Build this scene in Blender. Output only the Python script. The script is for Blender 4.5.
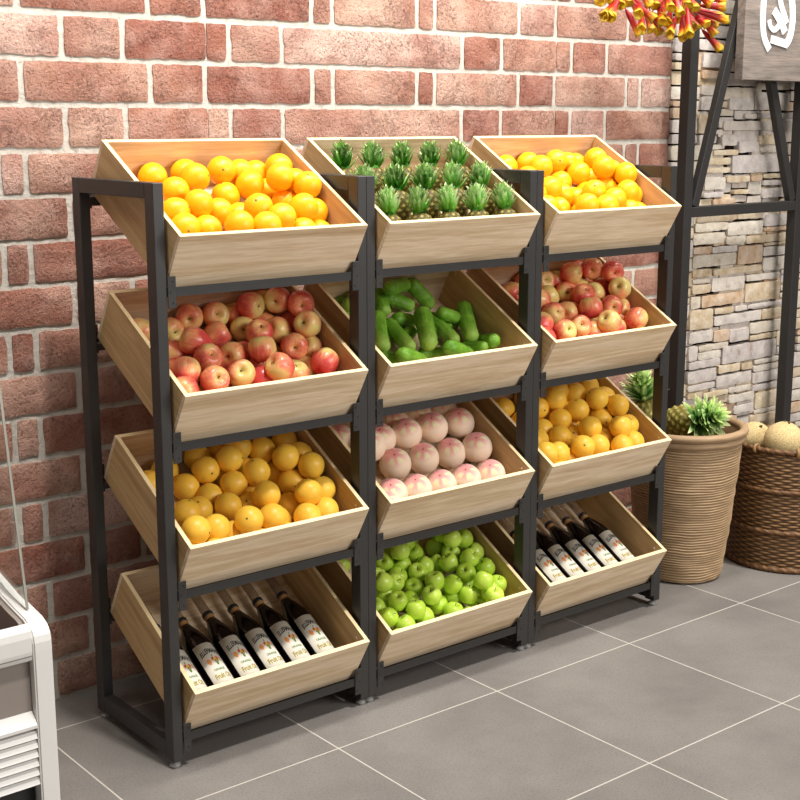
import bpy, bmesh, math, random
from math import sin, cos, pi, radians, atan2, sqrt, exp
from mathutils import Vector, Matrix, Euler, noise, Quaternion

for o in list(bpy.data.objects): bpy.data.objects.remove(o)
sc = bpy.context.scene
COL = sc.collection

# ------------------------------------------------------------------ camera
cd = bpy.data.cameras.new('camera'); cam = bpy.data.objects.new('camera', cd); COL.objects.link(cam)
cd.sensor_width = 36; cd.lens = 1335.285/800*36; cd.clip_start = 0.05; cd.clip_end = 60
cam.location = (-1.55537, -2.83411, 1.64443)
cam.rotation_euler = (pi/2-0.206456, 0, -0.683289)
sc.camera = cam

# ------------------------------------------------------------------ light
w = bpy.data.worlds.new('world'); sc.world = w; w.use_nodes = True
w.node_tree.nodes['Background'].inputs[0].default_value = (1.0, 0.98, 0.965, 1)
w.node_tree.nodes['Background'].inputs[1].default_value = 0.19
def aim(o, d): o.rotation_euler = Vector(d).to_track_quat('-Z', 'Y').to_euler()
sl = bpy.data.lights.new('sun', 'SUN'); sl.energy = 2.65; sl.angle = radians(3.5); sl.color = (1, .97, .93)
so = bpy.data.objects.new('sun', sl); COL.objects.link(so); so.location = (1, -2, 4); aim(so, (-0.06, .37, -1))
def area(name, loc, d, sx, sy, e, col=(1, .975, .945)):
    l = bpy.data.lights.new(name, 'AREA'); l.shape = 'RECTANGLE'; l.size = sx; l.size_y = sy; l.energy = e; l.color = col
    o = bpy.data.objects.new(name, l); COL.objects.link(o); o.location = loc; aim(o, d); return o
area('added_wash_light', (1.2, -0.25, 3.0), (0, .55, -1), 4.5, .35, 96)  # unseen strip light, added to brighten the upper part of the wall
area('front_fill_light', (2.2, -4.2, 2.6), (-.25, 1, -.42), 2.6, 1.4, 140)  # unseen fill from the front right, added to lift crate and rack fronts
sc.view_settings.view_transform = 'Standard'; sc.view_settings.look = 'None'
sc.view_settings.exposure = 0.0; sc.view_settings.gamma = 1; sc.view_settings.use_curve_mapping = False

# ------------------------------------------------------------------ materials
class NT:
    def __init__(s, name, rough=.5, metal=0.0, spec=None):
        s.m = bpy.data.materials.new(name); s.m.use_nodes = True; s.t = s.m.node_tree; s.n = s.t.nodes
        s.b = s.n['Principled BSDF']; s.b.inputs['Roughness'].default_value = rough; s.b.inputs['Metallic'].default_value = metal
        if spec is not None: s.b.inputs['Specular IOR Level'].default_value = spec
    def l(s, a, b): s.t.links.new(a, b)
    def node(s, ty, **k):
        n = s.n.new(ty)
        for a, v in k.items(): setattr(n, a, v)
        return n
    def coord(s, which='Object', scale=(1, 1, 1), loc=(0, 0, 0), rot=(0, 0, 0), rnd=0):
        c = s.node('ShaderNodeTexCoord'); mp = s.node('ShaderNodeMapping'); s.l(c.outputs[which], mp.inputs[0])
        mp.inputs['Scale'].default_value = scale; mp.inputs['Location'].default_value = loc; mp.inputs['Rotation'].default_value = rot
        if rnd:
            oi = s.node('ShaderNodeObjectInfo'); ml = s.node('ShaderNodeMath', operation='MULTIPLY'); s.l(oi.outputs['Random'], ml.inputs[0]); ml.inputs[1].default_value = rnd
            cb = s.node('ShaderNodeCombineXYZ')
            for i in range(3): s.l(ml.outputs[0], cb.inputs[i])
            s.l(cb.outputs[0], mp.inputs['Location'])
        return mp.outputs[0]
    def noise(s, co, scale, detail=4, rough=.55, out=0, dist=0):
        n = s.node('ShaderNodeTexNoise'); s.l(co, n.inputs['Vector']); n.inputs['Scale'].default_value = scale
        n.inputs['Detail'].default_value = detail; n.inputs['Roughness'].default_value = rough; n.inputs['Distortion'].default_value = dist
        return n.outputs[out]
    def ramp(s, fac, stops):
        r = s.node('ShaderNodeValToRGB'); s.l(fac, r.inputs[0]); e = r.color_ramp.elements
        while len(e) < len(stops): e.new(.5)
        for i, (p, c) in enumerate(stops):
            e[i].position = p; e[i].color = (c[0], c[1], c[2], 1) if not isinstance(c, (int, float)) else (c, c, c, 1)
        return r.outputs[0]
    def mix(s, fac, a, b, mode='MIX'):
        m = s.node('ShaderNodeMix', data_type='RGBA', blend_type=mode)
        if isinstance(fac, (int, float)): m.inputs[0].default_value = fac
        else: s.l(fac, m.inputs[0])
        for i, x in ((6, a), (7, b)):
            if isinstance(x, tuple): m.inputs[i].default_value = (*x, 1)
            else: s.l(x, m.inputs[i])
        return m.outputs[2]
    def math(s, op, a, b=None, c=None):
        m = s.node('ShaderNodeMath', operation=op)
        for i, x in enumerate((a, b, c)):
            if x is None: continue
            if isinstance(x, (int, float)): m.inputs[i].default_value = x
            else: s.l(x, m.inputs[i])
        return m.outputs[0]
    def bump(s, h, strength=.3, dist=.002):
        b = s.node('ShaderNodeBump'); s.l(h, b.inputs['Height']); b.inputs['Strength'].default_value = strength; b.inputs['Distance'].default_value = dist
        s.l(b.outputs[0], s.b.inputs['Normal'])
    def col(s, c):
        if isinstance(c, tuple): s.b.inputs['Base Color'].default_value = (*c, 1)
        else: s.l(c, s.b.inputs['Base Color'])
        return s

def lin(r, g, b):
    f = lambda v: (v/255/12.92 if v/255 <= .04045 else ((v/255+.055)/1.055)**2.4)
    return (f(r), f(g), f(b))
def plain(name, c, rough=.5, metal=0, spec=None, var=.06):
    m = NT(name, rough, metal, spec); co = m.coord(); n = m.noise(co, 25, 3)
    d = tuple(v*(1-var) for v in c); e = tuple(min(1, v*(1+var)) for v in c)
    m.col(m.ramp(n, [(.3, d), (.7, e)])); return m.m
M = {}
M['metal'] = plain('dark_powder_coat', lin(47, 45, 43), .45, 0, .5)
M['metal_dk'] = plain('dark_screw', lin(22, 20, 19), .5)
M['frame_metal'] = plain('charcoal_frame', lin(42, 40, 38), .5, 0, .4)
M['foot'] = plain('grey_plastic_foot', lin(150, 148, 144), .4)
M['steel'] = plain('steel', (.7, .68, .64), .3, .9)

def wood(name, axis, tones, ringscale=1.0):
    m = NT(name, .5, 0, .3)
    sc_ = (.55, 9, 9) if axis == 'x' else (9, .55, 9)
    co = m.coord('Object', sc_, rnd=7.3)
    a = m.noise(co, 2.2*ringscale, 5, .55, dist=.6)
    f = m.noise(m.coord('Object', tuple(v*9 for v in sc_), rnd=3.1), 2.4, 3, .6)
    c = m.ramp(a, [(.30, tones[0]), (.43, tones[1]), (.52, tones[2]), (.60, tones[1]), (.72, tones[3])])
    c = m.mix(.35, c, m.ramp(f, [(.35, tuple(v*.84 for v in tones[1])), (.62, tones[2])]))
    m.col(c); m.bump(f, .12, .0006); return m.m
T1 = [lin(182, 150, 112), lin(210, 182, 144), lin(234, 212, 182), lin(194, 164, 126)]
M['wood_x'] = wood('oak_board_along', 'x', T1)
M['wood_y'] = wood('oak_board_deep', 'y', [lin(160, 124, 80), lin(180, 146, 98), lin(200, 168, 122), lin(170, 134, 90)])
M['edge'] = plain('pale_edge_band', lin(232, 208, 160), .45, 0, .3, .04)

# brick and mortar
m = NT('red_brick', .9, 0, .15)
at = m.node('ShaderNodeAttribute', attribute_name='Col')
co = m.coord()
n1 = m.noise(co, 14, 6, .65); n2 = m.noise(co, 130, 4, .7); n3 = m.noise(co, 5, 3, .5)
c = m.mix(m.ramp(n1, [(.35, 0.0), (.65, .55)]), at.outputs[0], lin(208, 172, 156))
c = m.mix(m.ramp(n3, [(.42, 0.0), (.6, .6)]), c, lin(152, 98, 82))
c = m.mix(m.ramp(n2, [(.30, .75), (.46, 0.0)]), c, lin(96, 58, 50))
c = m.mix(m.ramp(n2, [(.62, 0.0), (.78, .7)]), c, lin(222, 190, 172))
cr = m.node('ShaderNodeTexVoronoi', feature='DISTANCE_TO_EDGE'); m.l(m.noise(co, 30, 5, .6, out=1), cr.inputs['Vector']); cr.inputs['Scale'].default_value = 6
ck = m.ramp(cr.outputs[0], [(.01, 1.0), (.035, 0.0)]); ck = m.math('MULTIPLY', ck, m.ramp(m.noise(co, 8, 2), [(.48, 0.0), (.6, .5)]))
c = m.mix(ck, c, lin(84, 48, 40))
m.col(c); h = m.math('SUBTRACT', m.math('ADD', m.math('MULTIPLY', n2, .9), m.math('MULTIPLY', n1, 1.3)), m.math('MULTIPLY', ck, .6)); m.bump(h, 1.0, .009); M['brick'] = m.m
m = NT('pale_mortar', .95, 0, .1)
co = m.coord(); n1 = m.noise(co, 60, 6, .7); n3 = m.noise(co, 9, 3)
c = m.mix(n3, lin(184, 176, 164), lin(214, 208, 196)); c = m.mix(m.ramp(n1, [(.3, .6), (.45, 0.0)]), c, lin(140, 130, 118))
m.col(c); m.bump(n1, .8, .006); M['mortar'] = m.m
m = NT('ledge_stone', .9, 0, .15)
at = m.node('ShaderNodeAttribute', attribute_name='Col'); co = m.coord(); n1 = m.noise(co, 22, 6, .65); n2 = m.noise(co, 140, 3, .6)
c = m.mix(m.ramp(n1, [(.4, 0.0), (.7, .5)]), at.outputs[0], lin(236, 228, 214))
c = m.mix(m.ramp(n1, [(.28, .6), (.40, 0.0)]), c, lin(140, 112, 86))
c = m.mix(m.ramp(n2, [(.28, .5), (.4, 0.0)]), c, lin(100, 88, 76))
m.col(c); m.bump(m.math('ADD', n1, m.math('MULTIPLY', n2, .4)), .7, .006); M['stone'] = m.m
M['joint'] = plain('dark_stone_joint', lin(40, 28, 24), .95, 0, .1)

# floor tiles: 0.58 m grid
TX, TY, TS = 0.40391, -0.16754, 0.58002
m = NT('grey_floor_tile', .42, 0, .35)
tc = m.node('ShaderNodeTexCoord'); sp = m.node('ShaderNodeSeparateXYZ'); m.l(tc.outputs['Object'], sp.inputs[0])
def gridd(o, off):
    a = m.math('DIVIDE', m.math('SUBTRACT', o, off), TS); fr = m.math('FRACT', a)
    d = m.math('ABSOLUTE', m.math('SUBTRACT', fr, .5)); d = m.math('SUBTRACT', .5, d)
    return m.math('MULTIPLY', d, TS), m.math('FLOOR', a)
dx, ix = gridd(sp.outputs[0], TX); dy, iy = gridd(sp.outputs[1], TY)
dm = m.math('MINIMUM', dx, dy); gr = m.math('LESS_THAN', dm, .0021)
co = m.coord(); n1 = m.noise(co, 2.3, 4, .6); n2 = m.noise(co, 190, 3, .7); n3 = m.noise(co, 18, 4, .6)
wn = m.node('ShaderNodeTexWhiteNoise', noise_dimensions='2D'); cb = m.node('ShaderNodeCombineXYZ'); m.l(ix, cb.inputs[0]); m.l(iy, cb.inputs[1]); m.l(cb.outputs[0], wn.inputs['Vector'])
c = m.mix(m.ramp(n1, [(.35, 0.0), (.65, 1.0)]), lin(108, 103, 99), lin(126, 121, 115))
c = m.mix(m.math('MULTIPLY', wn.outputs[0], .3), c, lin(140, 134, 128))
c = m.mix(m.ramp(n2, [(.34, .55), (.47, 0.0)]), c, lin(76, 71, 68)); c = m.mix(m.ramp(n2, [(.6, 0.0), (.75, .3)]), c, lin(176, 170, 165))
c = m.mix(gr, c, lin(188, 181, 170))
m.col(c); m.l(m.ramp(n3, [(.3, .36), (.7, .5)]), m.b.inputs['Roughness'])
m.bump(m.math('SUBTRACT', m.math('MULTIPLY', n2, .15), gr), .25, .0015); M['tile'] = m.m

# fruit
def citrus(name, a, b, dk):
    m = NT(name, .38, 0, .4); co = m.coord(rnd=9); n = m.noise(co, 14, 3); v = m.noise(co, 330, 2, .5)
    c = m.ramp(n, [(.3, a), (.7, b)]); c = m.mix(m.ramp(v, [(.28, .5), (.42, 0.0)]), c, dk)
    oi = m.node('ShaderNodeObjectInfo'); c = m.mix(m.math('MULTIPLY', oi.outputs['Random'], .25), c, dk)
    m.col(c); m.bump(v, .35, .0012)
    m.b.inputs['Subsurface Weight'].default_value = .12; m.b.inputs['Subsurface Radius'].default_value = (.01, .004, .001); m.b.inputs['Subsurface Scale'].default_value = .6
    return m.m
M['orange'] = citrus('orange_peel', lin(252, 176, 14), lin(255, 192, 22), lin(250, 152, 8))
M['gold'] = citrus('golden_peel', lin(246, 196, 66), lin(252, 208, 80), lin(240, 172, 44))
M['calyx'] = plain('dried_calyx', lin(120, 112, 44), .8)
M['stem'] = plain('brown_stem', lin(84, 66, 30), .8)

def radial(m, co):
    sp = m.node('ShaderNodeSeparateXYZ'); m.l(co, sp.inputs[0])
    x, y, z = sp.outputs
    r = m.math('SQRT', m.math('ADD', m.math('MULTIPLY', x, x), m.math('MULTIPLY', y, y)))
    th = m.math('ARCTAN2', y, x)
    pol = m.math('ARCTAN2', r, z)           # 0 at the top, pi underneath
    return r, th, pol
m = NT('red_apple_skin', .3, 0, .5)
oc = m.node('ShaderNodeTexCoord').outputs['Object']; r, th, pol = radial(m, oc)
co = m.coord(rnd=8); n = m.noise(co, 18, 4, .6); st = m.noise(m.coord('Object', (1, 1, .12), rnd=5), 190, 3, .6); big = m.noise(co, 11, 2)
oi = m.node('ShaderNodeObjectInfo')
blush = m.math('ADD', m.math('MULTIPLY', m.math('SUBTRACT', big, .5), 2.6), m.math('ADD', m.math('MULTIPLY', oi.outputs['Random'], .45), m.math('SUBTRACT', m.math('MULTIPLY', pol, .30), .10)))
blush = m.math('ADD', blush, m.math('MULTIPLY', m.math('SUBTRACT', st, .5), .8))
c = m.ramp(blush, [(.10, lin(236, 214, 130)), (.36, lin(246, 186, 122)), (.60, lin(238, 132, 100)), (.92, lin(214, 76, 72))])
c = m.mix(m.ramp(pol, [(.06, .85), (.16, 0.0)]), c, lin(170, 170, 70))
c = m.mix(m.ramp(m.noise(co, 300, 2), [(.66, 0.0), (.74, .5)]), c, lin(248, 214, 160))
m.col(c); M['apple'] = m.m
m = NT('green_apple_skin', .3, 0, .5)
oc = m.node('ShaderNodeTexCoord').outputs['Object']; r, th, pol = radial(m, oc); co = m.coord(rnd=8)
n = m.noise(co, 20, 3); oi = m.node('ShaderNodeObjectInfo')
c = m.ramp(m.math('ADD', m.math('MULTIPLY', n, .7), m.math('MULTIPLY', oi.outputs['Random'], .3)), [(.3, lin(184, 218, 62)), (.7, lin(216, 242, 104))])
c = m.mix(m.ramp(pol, [(.04, .7), (.14, 0.0)]), c, lin(110, 150, 50))
c = m.mix(m.ramp(m.noise(co, 320, 2), [(.68, 0.0), (.76, .5)]), c, lin(220, 240, 150))
m.col(c); M['green'] = m.m
m = NT('peach_skin', .55, 0, .3)
oc = m.node('ShaderNodeTexCoord').outputs['Object']; r, th, pol = radial(m, oc); co = m.coord(rnd=4)
n = m.noise(co, 30, 4, .6)
pet = m.math('COSINE', m.math('ADD', m.math('MULTIPLY', th, 5), m.math('MULTIPLY', n, 3.0)))
p_ = m.math('ADD', m.math('DIVIDE', pol, 3.1416), m.math('MULTIPLY', m.math('SUBTRACT', n, .5), .10))
c = m.ramp(p_, [(.0, lin(226, 140, 134)), (.04, lin(238, 158, 150)), (.18, lin(246, 188, 176)), (.30, lin(255, 232, 206)), (.6, lin(255, 226, 200)), (.9, lin(252, 216, 190))])
hs = m.ramp(m.math('COSINE', th), [(.0, .0), (.7, .5)])
c = m.mix(m.math('MULTIPLY', m.ramp(p_, [(.03, .2), (.12, .9), (.24, .7), (.31, 0.0)]), hs), c, lin(232, 140, 146))
yl = m.math('MULTIPLY', m.ramp(p_, [(.07, 0.0), (.13, .75), (.20, .9), (.27, 0.0)]), m.ramp(m.math('ADD', pet, m.math('MULTIPLY', m.math('COSINE', th), -.9)), [(.25, 0.0), (.75, 1.0)]))
c = m.mix(yl, c, lin(246, 240, 190))
c = m.mix(m.math('LESS_THAN', pol, .05), c, lin(120, 50, 40))
m.col(c); m.b.inputs['Sheen Weight'].default_value = .15; M['peach'] = m.m
m = NT('cucumber_skin', .42, 0, .4)
co = m.coord(rnd=4); n = m.noise(co, 30, 4, .6); st = m.noise(m.coord('Object', (1, 1, .1), rnd=3), 150, 3)
sp = m.node('ShaderNodeSeparateXYZ'); m.l(m.node('ShaderNodeTexCoord').outputs['Object'], sp.inputs[0])
c = m.ramp(m.math('ADD', m.math('MULTIPLY', n, .6), m.math('MULTIPLY', st, .4)), [(.35, lin(88, 142, 34)), (.55, lin(122, 176, 54)), (.7, lin(160, 204, 84))])
c = m.mix(m.ramp(m.math('MULTIPLY', sp.outputs[2], 10), [(.25, 0.0), (.7, .8)]), c, lin(172, 208, 92))
m.col(c); m.bump(m.noise(co, 160, 3, .6), .6, .004); M['cuke'] = m.m
m = NT('pineapple_rind', .6, 0, .3)
at = m.node('ShaderNodeAttribute', attribute_name='Col'); co = m.coord(rnd=3); n = m.noise(co, 90, 3)
m.col(m.mix(m.ramp(n, [(.35, .4), (.6, 0.0)]), at.outputs[0], lin(66, 56, 20))); m.bump(n, .4, .002); M['rind'] = m.m
m = NT('pineapple_leaf', .4, 0, .45)
at = m.node('ShaderNodeAttribute', attribute_name='Col'); m.col(at.outputs[0]); M['leaf'] = m.m
m = NT('netted_melon_skin', .8, 0, .2)
co = m.coord(rnd=5); vo = m.node('ShaderNodeTexVoronoi', feature='DISTANCE_TO_EDGE'); m.l(co, vo.inputs['Vector']); vo.inputs['Scale'].default_value = 120
n = m.noise(co, 60, 3); c = m.mix(m.ramp(vo.outputs[0], [(.05, 1.0), (.25, 0.0)]), lin(186, 158, 106), lin(208, 188, 140)); c = m.mix(m.ramp(n, [(.55, 0.0), (.75, .5)]), c, lin(168, 136, 76))
m.col(c); m.bump(m.math('SUBTRACT', 1, vo.outputs[0]), .6, .002); M['melon'] = m.m

# bottles
m = NT('dark_wine_glass', .08, 0, .5); m.col(lin(14, 7, 7)); M['glassdark'] = m.m
m = NT('amber_shoulder', .1, 0, .5); m.col(lin(62, 26, 14)); M['amber'] = m.m
M['label'] = plain('cream_paper_label', lin(236, 230, 214), .55, 0, .2, .03)
M['ink'] = plain('black_ink', lin(34, 34, 30), .6); M['gold_ink'] = plain('gold_ink', lin(176, 156, 40), .5)
M['or_ink'] = plain('orange_ink', lin(232, 150, 84), .6); M['red_ink'] = plain('red_ink', lin(196, 66, 40), .6); M['gr_ink'] = plain('green_ink', lin(92, 130, 62), .6); M['ye_ink'] = plain('yellow_ink', lin(226, 190, 70), .6)
M['cork'] = plain('cork_collar', lin(150, 108, 60), .7)
m = NT('clear_grey_neck', .15, 0, .5); m.col(lin(150, 126, 104)); m.b.inputs['Transmission Weight'].default_value = .55; m.b.inputs['Alpha'].default_value = .7; M['neck'] = m.m
# freezer
M['white'] = plain('white_enamel', lin(218, 215, 210), .25, 0, .5, .01)
M['grey_panel'] = plain('taupe_panel', lin(142, 132, 124), .4, 0, .4, .02)
M['toe'] = plain('dark_plinth', lin(40, 38, 38), .5)
M['strip'] = plain('grey_gasket', lin(120, 116, 110), .5)
m = NT('pane_glass', .02, 0, .5); m.col((.93, .97, .95)); m.b.inputs['Transmission Weight'].default_value = 1; m.b.inputs['IOR'].default_value = 1.45; M['pane'] = m.m
M['pane_edge'] = plain('polished_glass_edge', lin(150, 148, 136), .2)
# baskets
m = NT('tan_rattan', .62, 0, .3); at = m.node('ShaderNodeAttribute', attribute_name='Col'); co = m.coord('Object', (1, 1, 7)); n = m.noise(co, 18, 4)
m.col(m.mix(m.ramp(n, [(.35, .45), (.65, 0.0)]), at.outputs[0], lin(128, 98, 68))); m.bump(m.noise(m.coord('Object', (1, 1, 9)), 60, 3), .3, .002); M['tan'] = m.m
m = NT('brown_wicker', .55, 0, .35); at = m.node('ShaderNodeAttribute', attribute_name='Col'); n = m.noise(m.coord(), 70, 3)
m.col(m.mix(m.ramp(n, [(.35, .5), (.65, 0.0)]), at.outputs[0], lin(70, 46, 26))); m.bump(n, .3, .002); M['wicker'] = m.m
# sign
m = NT('weathered_board', .75, 0, .2); co = m.coord('Object', (1, 6, 9)); a = m.noise(co, 3.5, 6, .65, dist=.4); b = m.noise(m.coord('Object', (3, 20, 60)), 3, 4, .6)
c = m.ramp(a, [(.3, lin(98, 88, 80)), (.5, lin(130, 120, 112)), (.7, lin(152, 136, 124))]); c = m.mix(m.ramp(b, [(.3, .5), (.55, 0.0)]), c, lin(84, 72, 66)); m.col(c); m.bump(b, .4, .002); M['board'] = m.m
M['letter'] = plain('white_letter', lin(246, 246, 244), .5, 0, .3, .01)
m = NT('flower_tube', .45, 0, .35); at = m.node('ShaderNodeAttribute', attribute_name='Col'); n = m.noise(m.coord(rnd=5), 60, 3)
m.col(m.mix(m.ramp(n, [(.35, .35), (.6, 0.0)]), at.outputs[0], lin(150, 20, 12))); M['petal'] = m.m

# ------------------------------------------------------------------ mesh helpers
def obj(name, bm, mat, parent=None, smooth=False, loc=None, rot=None):
    me = bpy.data.meshes.new(name)
    bm.normal_update(); bm.to_mesh(me); bm.free()
    mats = mat if isinstance(mat, (list, tuple)) else [mat]
    for mm in mats: me.materials.append(mm)
    if smooth:
        for p in me.polygons: p.use_smooth = True
    o = bpy.data.objects.new(name, me); COL.objects.link(o)
    if parent: o.parent = parent
    if loc: o.location = loc
    if rot: o.rotation_euler = rot
    return o
def tag(o, label=None, cat=None, group=None, kind=None):
    if label: o['label'] = label
    if cat: o['category'] = cat
    if group: o['group'] = group
    if kind: o['kind'] = kind
    return o
def thing(name, label, cat, loc=(0, 0, 0), rot=(0, 0, 0), group=None):
    o = bpy.data.objects.new(name, None); COL.objects.link(o); o.location = loc; o.rotation_euler = rot; o.empty_display_size = .05
    return tag(o, label, cat, group)
def dup(root):
    r = root.copy(); COL.objects.link(r)
    for ch in list(root.children):
        c = ch.copy(); COL.objects.link(c); c.parent = r
        for g in list(ch.children):
            d = g.copy(); COL.objects.link(d); d.parent = c
    return r
def bx(bm, x0, x1, y0, y1, z0, z1, bev=0, mi=0, seg=1):
    r = bmesh.ops.create_cube(bm, size=1)['verts']
    for v in r: v.co = Vector(((x0+x1)/2+v.co.x*(x1-x0), (y0+y1)/2+v.co.y*(y1-y0), (z0+z1)/2+v.co.z*(z1-z0)))
    fs = set(f for v in r for f in v.link_faces)
    for f in fs: f.material_index = mi
    if bev:
        es = list(set(e for v in r for e in v.link_edges)); bmesh.ops.bevel(bm, geom=es, offset=bev, segments=seg, affect='EDGES', profile=.5)
    return bm
def box(*a, **k): return bx(bmesh.new(), *a, **k)
def lathe(bm, prof, n=32, mi=0, fn=None, closed=False):
    rings = []
    for (r, z) in prof:
        if r < 1e-6: rings.append([bm.verts.new((0, 0, z))])
        else:
            ring = []
            for i in range(n):
                a = 2*pi*i/n; rr = r if fn is None else fn(r, z, a); ring.append(bm.verts.new((rr*cos(a), rr*sin(a), z)))
            rings.append(ring)
    pairs = list(zip(rings, rings[1:])) + ([(rings[-1], rings[0])] if closed else [])
    for A, B in pairs:
        for i in range(n):
            j = (i+1) % n
            if len(A) == 1 and len(B) == 1: continue
            if len(A) == 1: f = bm.faces.new((A[0], B[j], B[i]))
            elif len(B) == 1: f = bm.faces.new((A[i], A[j], B[0]))
            else: f = bm.faces.new((A[i], A[j], B[j], B[i]))
            f.material_index = mi
    return rings
def tube(bm, pts, rad, n=8, mi=0, cap=True):
    pts = [Vector(p) for p in pts]; rs = rad if isinstance(rad, (list, tuple)) else [rad]*len(pts)
    prev = None; rings = []
    for i, p in enumerate(pts):
        t = (pts[min(i+1, len(pts)-1)]-pts[max(i-1, 0)]).normalized()
        if prev is None: prev = t.orthogonal().normalized()
        a = (prev-t*prev.dot(t)).normalized(); prev = a; b = t.cross(a)
        rings.append([bm.verts.new(p+(a*cos(2*pi*k/n)+b*sin(2*pi*k/n))*rs[i]) for k in range(n)])
    for A, B in zip(rings, rings[1:]):
        for i in range(n): bm.faces.new((A[i], A[(i+1) % n], B[(i+1) % n], B[i])).material_index = mi
    if cap: bm.faces.new(rings[0][::-1]); bm.faces.new(rings[-1])
    return rings
def colour(bm, fn):
    L = bm.loops.layers.float_color.get('Col') or bm.loops.layers.float_color.new('Col')
    for f in bm.faces:
        for l in f.loops:
            c = fn(l.vert.co, f); l[L] = (c[0], c[1], c[2], 1)

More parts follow.
